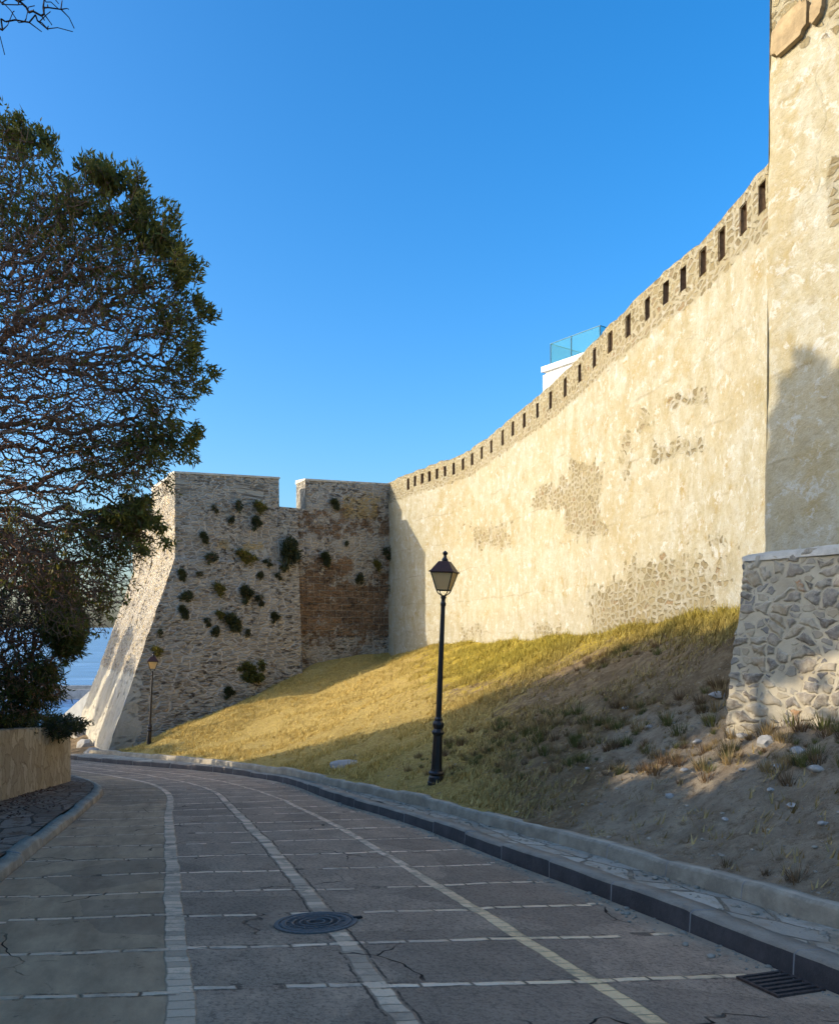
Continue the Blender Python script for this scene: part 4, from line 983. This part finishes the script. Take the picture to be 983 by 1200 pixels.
# ------------------------------------------------------------------ street lamps
def make_lamp(H=3.62):
    root = empty('street_lamp', (0, 0, 0)); k = H/3.62
    MB().lathe([(.135, 0), (.135, .05), (.125, .06), (.12, .13), (.105, .16), (.125, .185), (.125, .205), (.10, .23), (.094, .26)], 16).build('base', M['iron'], root, bevel=0)
    MB().lathe([(.094, .25), (.088, .35), (.078, .72), (.074, .80), (.10, .83), (.105, .86), (.082, .885), (.07, .91), (.088, .94), (.096, .985), (.088, 1.01), (.062, 1.04), (.066, 1.07), (.05, 1.10)], 8).build('pedestal', M['iron'], root)
    MB().lathe([(.048, 1.09), (.046, 1.6), (.036, 2.88), (.046, 2.90), (.048, 2.93), (.034, 2.96), (.034, 3.0), (.046, 3.02), (.046, 3.04), (.02, 3.06)], 14).build('pole', M['iron'], root, smooth=False)
    lan = empty('lantern', (0, 0, 0)) if False else None
    zb, zt2 = 3.14, 3.43; wb, wt = .095, .178
    fr = MB(); cs = [(-1, -1), (1, -1), (1, 1), (-1, 1)]
    for (a, b_) in cs: fr.tube([(a*wb, b_*wb, zb), (a*wt, b_*wt, zt2)], .010, 4)
    for (w2, z2, th) in ((wb, zb, .010), (wt, zt2, .016)):
        for i in range(4): a, b_ = cs[i], cs[(i+1) % 4]; fr.tube([(a[0]*w2, a[1]*w2, z2), (b_[0]*w2, b_[1]*w2, z2)], th, 4)
    for (a, b_) in cs: fr.tube([(a*.02, b_*.02, 3.05), (a*.07, b_*.07, 3.09), (a*wb, b_*wb, zb)], .009, 5)
    lf = fr.build('lantern_frame', M['iron'], root)
    for i in range(4):
        a, b_ = cs[i], cs[(i+1) % 4]; e = .97
        v = [(a[0]*wb*e, a[1]*wb*e, zb+.005), (b_[0]*wb*e, b_[1]*wb*e, zb+.005), (b_[0]*wt*e, b_[1]*wt*e, zt2-.01), (a[0]*wt*e, a[1]*wt*e, zt2-.01)]
        c = np.mean(v, 0); v2 = [tuple(np.array(q)+(np.array([0, 0, q[2]])-np.array(q))*.04) for q in v]
        mesh('lantern_pane', v+v2, [(0, 1, 2, 3), (7, 6, 5, 4), (0, 4, 5, 1), (1, 5, 6, 2), (2, 6, 7, 3), (3, 7, 4, 0)], M['glass_pane'], lf)
    s2 = math.sqrt(2)
    MB().lathe([(.205*s2, 3.425), (.205*s2, 3.44), (.18*s2, 3.455), (.085*s2, 3.60), (.075*s2, 3.605)], 4, rot=math.pi/4).build('lantern_roof', M['roofcap'], root)
    MB().lathe([(.05, 3.60), (.055, 3.63), (.035, 3.66), (.022, 3.70), (.040, 3.72), (.046, 3.74), (.020, 3.765), (.004, 3.78)], 12).build('finial', M['iron'], root)
    root.scale = (k, k, k)
    return root
def copy_tree(o, parent=None):
    c = o.copy(); C.objects.link(c); c.parent = parent
    for ch in list(o.children): copy_tree(ch, c)
    return c
lp = make_lamp()
g = raycast_surf(510, 919)
hh = 275/F*g[1]; lp.scale = (hh/3.78,)*3; lp.location = (g[0], g[1], g[2]-.03); lp.rotation_euler = (0, R(2.4), R(-17))
tag(lp, 'tall black street lamp nearest the camera, on the bank before the sunlit long wall', 'street lamp', 'street lamps along the road')
lp2 = copy_tree(lp); g2 = P(174, 883, 29.4); lp2.location = g2; lp2.rotation_euler = (0, R(2.6), R(18)); lp2.scale = (119/F*29.4/3.78,)*3
tag(lp2, 'distant black street lamp standing by the foot of the stone bastion', 'street lamp', 'street lamps along the road')

# ------------------------------------------------------------------ trees and shrubs
def ellip_pts(c, r, n_, shell=False, amp=.5):
    u = rng.normal(size=(n_, 3)); u /= np.linalg.norm(u, axis=1)[:, None]; sd_ = rng.uniform(0, 50)
    rad = (1+amp*fbm(u*1.9+sd_, 1, 2))*( rng.random(n_)**(1/3) if not shell else rng.uniform(.55, 1.05, n_))
    return np.array(c)+u*rad[:, None]*np.array(r)
def tubes_np(segs, rads, sides):
    """segs (n,2,3), rads (n,2) -> verts, faces"""
    n_ = len(segs); t = segs[:, 1]-segs[:, 0]; t /= (np.linalg.norm(t, axis=1)[:, None]+1e-9)
    ref = np.where(abs(t[:, 2:3]) < .9, np.array([[0, 0, 1.]]), np.array([[1., 0, 0]])); a = np.cross(t, ref); a /= np.linalg.norm(a, axis=1)[:, None]; b = np.cross(t, a)
    V = np.empty((n_, 2, sides, 3))
    for e in (0, 1):
        for k in range(sides):
            an = 2*math.pi*k/sides; V[:, e, k] = segs[:, e]+(a*math.cos(an)+b*math.sin(an))*rads[:, e][:, None]
    base = (np.arange(n_)*2*sides)[:, None]; Fs = []
    for k in range(sides):
        k2 = (k+1) % sides; Fs.append(base+np.array([[k, k2, sides+k2, sides+k]]))
    return V.reshape(-1, 3), np.concatenate(Fs)
def grow(trunk, targets, r_tip=.004, r_pow=.42, jit=.12, bias=.35, sides=4, wob=.10):
    """joins targets to a growing skeleton; returns nodes, parent, radius"""
    nodes = [np.array(p, float) for p in trunk]; par = [-1]+list(range(len(trunk)-1)); path = [0.0]
    for i in range(1, len(trunk)): path.append(path[-1]+np.linalg.norm(nodes[i]-nodes[i-1]))
    cap = len(trunk)+len(targets)*4+10; NA = np.zeros((cap, 3)); NA[:len(nodes)] = nodes; PL = np.zeros(cap); PL[:len(nodes)] = path; n_ = len(nodes)
    d0 = np.min(np.linalg.norm(targets[:, None]-NA[None, :n_], axis=2), axis=1); order = np.argsort(d0)
    for ti in order:
        t = targets[ti]; d = np.linalg.norm(NA[:n_]-t, axis=1); i = int(np.argmin(d+bias*PL[:n_]*.25)); L = d[i]
        steps = 1 if L < .25 else (2 if L < .7 else 3); prev = i; st = NA[i]
        for k in range(1, steps+1):
            q = st+(t-st)*k/steps
            if k < steps: q = q+rng.normal(0, wob*L, 3)*.5+np.array([0, 0, -.04*L])
            NA[n_] = q; par.append(prev); PL[n_] = PL[prev]+np.linalg.norm(q-NA[prev]); prev = n_; n_ += 1
    NA = NA[:n_]; par = np.array(par); cnt = np.ones(n_)*0; ch = np.zeros(n_, int)
    for i in range(n_-1, 0, -1): ch[par[i]] += 1
    leaf = ch == 0; cnt[leaf] = 1
    for i in range(n_-1, 0, -1): cnt[par[i]] += cnt[i]
    rad = r_tip*cnt**r_pow
    return NA, par, rad, leaf
def leaves_np(cent, dirs, per, L, W, colbase, droop=.0, spread=.9):
    """rosettes: per leaves at every centre, each a folded pair of quads (4 verts diamond)"""
    n_ = len(cent)*per; c = np.repeat(cent, per, 0); d0 = np.repeat(dirs, per, 0)
    u = rng.normal(size=(n_, 3))*spread+d0; u[:, 2] -= droop; u /= np.linalg.norm(u, axis=1)[:, None]
    s = np.cross(u, rng.normal(size=(n_, 3))); s /= np.linalg.norm(s, axis=1)[:, None]; nrm = np.cross(u, s)
    l = (L*rng.uniform(.6, 1.15, n_))[:, None]; w_ = (W*rng.uniform(.7, 1.2, n_))[:, None]
    c = c+rng.normal(0, L*.25, (n_, 3))
    V = np.stack([c, c+u*l*.45+s*w_*.5+nrm*l*.05, c+u*l, c+u*l*.45-s*w_*.5+nrm*l*.05], 1)
    Fc = np.arange(n_*4).reshape(-1, 4)
    cb = np.repeat(colbase, per)+rng.normal(0, .15, n_); cb = np.clip(cb, 0, 1)
    Cc = np.repeat(np.stack([cb, cb, cb, cb], -1)[:, None], 4, 1).reshape(-1, 4)
    return V.reshape(-1, 3), Fc, Cc
def make_tree(name, label, cat, group, trunk, lobes, bark, leafm, r_tip=.004, L=.06, W=.018, per=8, droop=.0, r_pow=.42, wob=.10, bias=.35, sides=4, dens=1):
    """lobes: (centre, radii, twig count, leaf share, leaf shell count)"""
    base = np.array(trunk[0], float); tg = []; lv = []
    for (c, r, nt, share, ns) in lobes:
        p = ellip_pts(c, r, int(nt*dens)); tg.append(p); lv.append(rng.random(len(p)) < share/(1 if dens < 1.5 or share > .75 else dens*.85))
    tg = np.concatenate(tg); lv = np.concatenate(lv)
    NA, par, rad, leaf = grow(trunk, tg, r_tip, r_pow, bias=bias, wob=wob)
    i = np.arange(1, len(NA)); segs = np.stack([NA[par[i]], NA[i]], 1)
    r2 = np.stack([np.minimum(rad[par[i]], rad[i]*1.6), rad[i]], -1)
    root = empty(name, tuple(base)); tag(root, label, cat, group)
    thick = rad[i] > r_tip*3.2
    Vt, Ft = tubes_np(segs[thick], r2[thick], 7); Vs, Fs_ = tubes_np(segs[~thick], r2[~thick], 3)
    o = mesh('trunk', np.concatenate([Vt, Vs])-base, np.concatenate([Ft, Fs_+len(Vt)]), bark, root)
    if leafm:
        cents = []; cb = []
        # nearest leaf nodes of leafy targets
        cents.append(tg[lv]); cb.append(rng.uniform(.1, .7, lv.sum()))
        for (c, r, nt, share, ns) in lobes:
            if ns:
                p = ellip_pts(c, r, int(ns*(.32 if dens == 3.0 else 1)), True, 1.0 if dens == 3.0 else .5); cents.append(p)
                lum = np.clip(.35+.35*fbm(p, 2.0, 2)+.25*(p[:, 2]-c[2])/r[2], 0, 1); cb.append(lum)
        cents = np.concatenate(cents); cb = np.concatenate(cb)
        cc = np.mean([l[0] for l in lobes], 0); dirs = cents-cc; dirs /= np.linalg.norm(dirs, axis=1)[:, None]
        dirs[:, 2] += .2
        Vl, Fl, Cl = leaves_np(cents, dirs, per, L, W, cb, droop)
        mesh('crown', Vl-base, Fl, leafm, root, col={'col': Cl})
    return root
def PL_(px, py, d, r): return (P(px, py, d), r)
# big overhanging tree, left
lob = []
for (px_, py_2, d, r, nt, sh, ns) in [
        (12, 228, 8.0, (.6, .7, .55), 420, .75, 260), (-80, 300, 7.9, (.9, .8, .9), 300, .5, 140), (95, 275, 8.0, (.55, .6, .50), 420, .7, 230), (130, 215, 8.0, (.13, .2, .10), 30, 1, 16), (165, 265, 8, (.22, .3, .22), 60, .9, 40),
        (160, 345, 8.1, (.48, .6, .46), 440, .35, 100), (207, 385, 8.1, (.24, .4, .38), 200, .4, 80), (70, 390, 7.8, (.9, .8, .65), 1300, .05, 0), (150, 560, 8.5, (.5, .5, .35), 260, .2, 20), (105, 675, 8.8, (.55, .5, .32), 380, .2, 0), (95, 715, 9, (.42, .4, .30), 260, .25, 0), (125, 700, 9.1, (.22, .3, .16), 90, .25, 0), (150, 640, 8.8, (.30, .3, .25), 140, .25, 10), (110, 200, 8, (.16, .2, .10), 30, 1, 26), (25, 165, 8, (.22, .3, .14), 40, 1, 40), (200, 300, 8, (.14, .2, .2), 40, 1, 34), (195, 505, 8.3, (.2, .3, .12), 50, .6, 20), (175, 455, 8.2, (.46, .5, .36), 430, .15, 30), (215, 440, 8.2, (.20, .3, .25), 90, .3, 20),
        (60, 480, 8.0, (.95, .8, .55), 1300, .04, 0), (130, 530, 8.4, (.62, .6, .34), 520, .22, 40), (175, 520, 8.4, (.28, .4, .22), 160, .6, 60), (30, 580, 8.3, (.75, .7, .5), 600, .14, 0),
        (120, 625, 8.6, (.5, .5, .28), 420, .5, 120), (150, 605, 8.6, (.25, .4, .12), 120, .9, 90), (60, 670, 8.7, (.55, .6, .35), 380, .18, 0), (-40, 640, 8.5, (.8, .8, .9), 350, .2, 30), (-110, 450, 7.6, (1.1, .9, 1.6), 600, .15, 60), (30, 320, 8.0, (.8, .7, .5), 700, .12, 0)]:
    lob.append((P(px_, py_2, d), r, nt, sh, ns))
    if sh >= .3 and px_ > -20:
        for _ in range(4):
            a_ = rng.uniform(-1.2, 1.5); k_ = rng.uniform(1.0, 1.55)
            lob.append((P(px_, py_2, d)+np.array([math.cos(a_)*r[0]*k_, rng.normal(0, .2), math.sin(a_)*r[2]*k_]), (rng.uniform(.04, .10), .12, rng.uniform(.04, .10)), 5, 1, 7))
tb = (-6.9, 7.6, float(roadz(-6.9, 7.6))+1.0)
make_tree('tree', 'large leafy tree with dense bare brown twigs overhanging the left pavement', 'tree', None,
          [tb, (-6.5, 7.8, 1.6), (-6.0, 7.9, 2.4), (-5.4, 7.9, 3.2), (-4.8, 7.9, 4.0)], lob, M['bark'], M['leaf'], r_tip=.0031, L=.08, W=.022, per=6, r_pow=.34, wob=.22, bias=.5, dens=3.0)
# shrub behind the low wall
lob = []
for (px_, py_2, d, r, nt, sh, ns) in [(15, 730, 15.6, (.95, .8, .9), 1300, .10, 40), (20, 640, 15.6, (.9, .8, .6), 800, .15, 60), (75, 735, 15.4, (.32, .5, .6), 300, .8, 260), (60, 690, 15.4, (.40, .5, .45), 250, .6, 120), (40, 800, 15.6, (.55, .6, .55), 900, .2, 160), (-50, 720, 15.8, (1.2, 1, 1.4), 350, .4, 120), (10, 820, 15.5, (.8, .5, .4), 300, .3, 100)]:
    lob.append((P(px_, py_2, d), r, nt, sh, ns))
make_tree('shrub_tree', 'multi stemmed yellow green shrub tree growing behind the low beige wall', 'shrub', None,
          [(-8.0, 15.6, float(roadz(-8, 15.6))+1.0), (-7.9, 15.6, -.1), (-7.8, 15.55, .6)], lob, M['bark'], M['leaf_y'], r_tip=.006, L=.15, W=.026, per=8, r_pow=.30, wob=.2, bias=.1, dens=2.6)
lob = [(P(70, 852, 17.6), (.5, .6, .22), 120, .9, 130), (P(35, 850, 17), (.7, .6, .26), 120, .9, 150), (P(0, 848, 16.4), (.6, .6, .25), 100, .9, 120)]
make_tree('hedge_plant', 'low dark green shrub spilling along the top of the low beige wall', 'shrub', None, [(-7.9, 17, float(roadz(-7.9, 17))+1.05), (-7.9, 17, float(roadz(-7.9, 17))+1.2)], lob, M['bark'], M['leaf_d'], r_tip=.005, L=.12, W=.03, per=9)
# bare branches reaching in at the top left
lob = [(P(32, 2, 6.0), (.33, .3, .11), 110, 0, 0), (P(-80, -30, 6.0), (.7, .6, .5), 160, 0, 0), (P(-250, -100, 5.5), (1, 1, .8), 200, 0, 0)]
make_tree('bare_tree', 'bare twig ends of a leafless tree reaching in at the top left corner', 'tree', None,
          [(-6.6, 3.6, .9), (-6.1, 4.2, 2.8), (-5.2, 5.0, 4.6), (-4.3, 5.7, 5.6)], lob, M['bark_grey'], None, r_tip=.0038, r_pow=.36, wob=.12, bias=.1)

# trees of the roadside row outside the frame: they give the shade on the road and bank
def shade_tree(x, y, ztop_, rx, ry, rz_, n_=240, ns=1500, label=''):
    g0 = float(roadz(x, y))
    lob = [((x, y, ztop_-rz_), (rx, ry, rz_), n_, .9, ns), ((x+.2, y, ztop_-rz_*1.9), (rx*.9, ry*.9, rz_), n_, .8, ns if not 7.5 < qp((x, y))[0] < 9.0 else 480)]
    return make_tree('roadside_tree', label, 'tree', 'roadside trees on the left', [(x, y, g0), (x, y, g0+.6), (x+.1, y, (g0+ztop_-rz_*2)/2+.4)], lob, M['bark'], M['leaf'], r_tip=.012, L=.30, W=.14, per=5, r_pow=.36)
TAN = math.tan(R(SUN_EL)); sa, ca_ = math.sin(R(SUN_AZ)), math.cos(R(SUN_AZ))
def qp(v): return -v[0]*sa+v[1]*ca_, v[0]*ca_+v[1]*sa
SH = []
SH_LABEL = 'green roadside tree of the row shading the road from the left'
for (x, q0, H, rx, ry, rz_) in [(-8.5, -5.6, .3, 1.5, 2.0, 1.4), (-8.2, -2.7, .4, 1.5, 2.0, 1.4), (-8.4, .2, .6, 1.5, 1.9, 1.4), (-8.3, 3.0, .9, 1.5, 1.8, 1.4), (-8.8, 5.6, 1.3, 1.4, 1.6, 1.5), (-9.0, 8.0, 5.4, 1.3, 1.3, 1.5), (-9.6, 9.35, 5.3, .9, .62, 1.7), (-8.3, 7.3, -.5, 1.1, 1.6, .9), (-8.8, 9.6, -.6, 1.1, 1.1, .9),
                                (-10.2, 10.45, 2.2, 1.2, .6, 1.6), (-10, 11.7, 1.85, 1.4, 1.3, 1.9), (-10.5, 13.2, 1.6, 1.4, 1.2, 1.8), (-11, 14.8, .8, 1.4, 1.2, 1.6), (-11.3, 16.4, -.1, 1.4, 1.2, 1.5), (-11.8, 18.2, -1.0, 1.4, 1.3, 1.5), (-12.5, 20.3, -2.3, 1.4, 1.4, 1.3),
                                (-13.5, 22.3, -3.9, 1.4, 1.5, 1.2), (-15, 25, -4.5, 1.5, 1.6, 1.2), (-17, 28, -4.9, 1.5, 1.7, 1.2), (-19, 31, -4.9, 1.5, 1.7, 1.2), (-22, 34, -2.9, 1.4, 1.3, 1.2), (-23.5, 37.3, -1.6, 1.5, 1.1, 1.4), (-25, 41, -1.9, 1.5, 1.6, 1.3)]:
    y = (q0+x*sa)/ca_; p_ = x*ca_+y*sa
    shade_tree(x, y, H-p_*TAN+EZ, rx, ry, rz_, label=SH_LABEL)

# ------------------------------------------------------------------ bushes rooted in the bastion's face
def face_point(px_, py_2):
    """where the picture ray meets the bastion's front or right face"""
    k = (px_-491.5)/F; best = None
    for it in range(12):
        if best is None: d = 34.0
        z = (735-py_2)/F*d+EZ
        b = float(bat(np.array([z]))[0])*B2 if px_ < 350 else 0
        o_ = Atop-ldir*b
        t = (k*o_[1]-o_[0])/(fdir[0]-k*fdir[1]); d = float(o_[1]+fdir[1]*t); best = (k*d, d, z)
    return np.array([k*d, d, (735-py_2)/F*d+EZ])
bush_src = []
def make_bush(seed, dark=True):
    bmat = [M['leaf_d'], M['leaf'], M['leaf_d'], M['leaf_d'], M['leaf_d'], M['leaf_d']][seed % 6]
    rr = np.random.default_rng(seed+40)
    lob = [(tuple(rr.normal(0, .15, 3)+np.array([0, -.12, 0])), tuple(rr.uniform(.05, .24, 3)), 16, .9, 14+6*(seed % 3)) for _ in range(4+seed)]
    lob += [((rr.normal(0, .12), -.14, -.25-.12*k), (.08, .06, .12), 10, .9, 10) for k in range(seed % 3)]
    t = make_tree('wall_bush', 'x', 'bush', None, [(0, .1, -.06), (0, -.02, 0)], lob, M['bark'], bmat, r_tip=.006, L=.13+.03*(seed % 3), W=.04, per=4)
    return t
protos = [make_bush(k) for k in range(6)]
bl = [(280, 593, 15, 17, 'bush high on the bastion below its left parapet, left of two side by side'), (303, 594, 16, 15, 'bush just left of the parapet notch, right one of two side by side'),
      (298, 614, 13, 12, 'spiky bush under the parapet notch'), (253, 598, 8, 9, 'small tuft near the top left of the bastion face'), (271, 611, 7, 7, 'tiny tuft between the upper bushes of the bastion'),
      (240, 631, 11, 9, 'dark oval tuft above the leftmost ledge bush'), (248, 654, 26, 15, 'leftmost of the three big bushes on the bastion ledge'), (287, 652, 28, 15, 'wide middle bush of the three on the bastion ledge'),
      (334, 651, 23, 27, 'tallest bush, rightmost of the three on the bastion ledge'), (315, 661, 13, 8, 'low tuft on the ledge between the middle and the tallest bush'), (345, 640, 9, 8, 'small tuft right above the tallest ledge bush'),
      (382, 656, 13, 11, 'bush on the brown stonework right of the ledge'), (406, 637, 9, 8, 'small tuft high on the recessed wall right of the ledge'), (441, 662, 9, 15, 'narrow bush on the recessed wall near the corner with the long wall'),
      (459, 682, 12, 18, 'bush in the inner corner against the long wall, lower one'), (455, 651, 15, 13, 'bush in the inner corner against the long wall, upper one'), (421, 680, 10, 10, 'tuft beside the brown ashlar courses'),
      (214, 675, 12, 9, 'tuft at the left edge of the sloping base, just below the ledge'), (234, 673, 15, 8, 'flat tuft under the leftmost ledge bush'), (256, 690, 13, 18, 'bush on the sloping base below the leftmost ledge bush'),
      (286, 697, 16, 15, 'bush on the sloping base below the middle ledge bush'), (305, 706, 12, 12, 'tuft on the sloping base right of centre'), (218, 701, 17, 10, 'flat bush on the left part of the sloping base'),
      (274, 730, 20, 15, 'widest bush in the middle of the sloping base'), (290, 742, 12, 12, 'tuft right below the widest bush of the sloping base'), (257, 720, 11, 11, 'tuft left above the widest bush of the sloping base'),
      (320, 724, 12, 9, 'tuft near the right edge of the sloping base'), (244, 731, 10, 9, 'tuft left of the widest bush of the sloping base'), (252, 742, 10, 10, 'tuft left below the widest bush of the sloping base'),
      (216, 718, 12, 11, 'tuft near the left edge at mid height of the sloping base'), (188, 741, 11, 10, 'tuft on the corner edge above the distant lamp'), (183, 762, 14, 13, 'bush directly behind the lantern of the distant lamp'),
      (266, 812, 14, 10, 'dark tuft low on the sloping base, left of the green creeper'), (327, 677, 9, 8, 'small tuft below the tallest ledge bush'), (304, 676, 9, 8, 'small tuft below the middle ledge bush'),
      (393, 592, 12, 9, 'faint tuft at the top of the recessed wall beside the notch')]
for i, (px_, py_2, w_, h_, lab) in enumerate(bl):
    src = protos[i % 6]; o = copy_tree(src) if i >= 6 else src
    p = face_point(px_, py_2); d = p[1]; o.location = tuple(p+np.array([.0, -.03, 0])); k = d/F
    o.scale = (w_*k/.74, min(w_, h_)*k/.80, h_*k/.62); o.rotation_euler = (0, (i*.7 % 1-.5)*.5, R(35))
    tag(o, lab, 'bush', 'bushes growing out of the bastion')
rr = np.random.default_rng(5); lob = [((rr.normal(0, .35), -.1, rr.normal(.05, .22)), tuple(rr.uniform(.08, .22, 3)), 22, .9, 26) for _ in range(11)]
cr = make_tree('creeper', 'green leafy creeper at the foot of the sloping base where it meets the bank', 'creeper', None, [(0, .1, -.4), (0, -.02, -.1)], lob, M['bark'], M['leaf_y'], r_tip=.006, L=.12, W=.05, per=6)
p = face_point(296, 798); cr.location = tuple(p+np.array([0, -.05, 0]))

# dry tufts on the near bank
tg = 0
def grass_tuft_mesh(col, n_=70, h=.12):
    V = []; 
    for k in range(n_):
        a = random.uniform(0, 6.28); r_ = random.uniform(0, .05); b = np.array([math.cos(a)*r_, math.sin(a)*r_, -.01]); l = random.uniform(.5, 1)*h; sp_ = random.uniform(.1, .9)*h
        tip = b+np.array([math.cos(a)*sp_, math.sin(a)*sp_, l]); s = np.array([-math.sin(a), math.cos(a), 0])*.0035; V += [b-s, b+s, tip]
    return np.array(V)
mt = [simple('tuft_straw', (.30, .21, .09), .9, 9, .3), simple('tuft_brown', (.17, .105, .05), .9, 9, .3), simple('tuft_olive', (.13, .13, .035), .9, 9, .3)]
def tufts():
    allv = []; n_ = 1300
    base = [grass_tuft_mesh(0, 60, .11) for _ in range(4)]
    for m_i in range(3):
        vv = []
        for k in range(n_//3):
            y = random.uniform(3.5, 14.5); t = random.uniform(.0, .8)
            x, yb, z = surf(np.array([y]), np.array([t])); s = random.choice([.4, .6, .8, 1, 1.3, 1.7])*random.uniform(.8, 1.2)
            if math.sin(float(x[0])*1.7+float(yb[0])*.9)+random.random() < .5: continue
            vv.append(base[k % 4]*s+np.array([x[0], yb[0], z[0]]))
        vv = np.concatenate(vv)
        tag(mesh('grass_tufts', vv, np.arange(len(vv)).reshape(-1, 3), mt[m_i]), ['straw coloured grass tufts scattered over the bank', 'brown withered grass tufts scattered over the bank', 'olive green grass tufts scattered over the bank'][m_i], 'grass', kind='stuff')
tufts()
# fallen dry leaves on the left pavement
def litter():
    n_ = 1500; y = rng.uniform(6, 18.5, n_); t = rng.random(n_)**.7; x = (xKL(y)-.32)*(1-t)+(xLW(y)+.05)*t
    keep = fbm(np.stack([x, y, x*0], -1), .9, 3)+t*.3 > .05; x = x[keep]; y = y[keep]; n_ = len(x)
    c = np.stack([x, y, roadz(x, y)+.15], -1); a = rng.uniform(0, 6.28, n_); l = rng.uniform(.015, .04, n_); u = np.stack([np.cos(a)*l, np.sin(a)*l, rng.normal(0, .006, n_)], -1); s = np.stack([-np.sin(a)*l*.5, np.cos(a)*l*.5, rng.normal(0, .006, n_)], -1)
    V = np.stack([c-u, c+s, c+u, c-s], 1).reshape(-1, 3)
    tag(mesh('leaf_litter', V, np.arange(len(V)).reshape(-1, 4), simple('dead_leaves', (.10, .05, .03), .9, 8, .5)), 'dead brown leaves lying on the left pavement', 'leaves', kind='stuff')
litter()
for d in list(bpy.data.objects):
    if d.type == 'MESH' and d.data.users == 0: bpy.data.objects.remove(d)
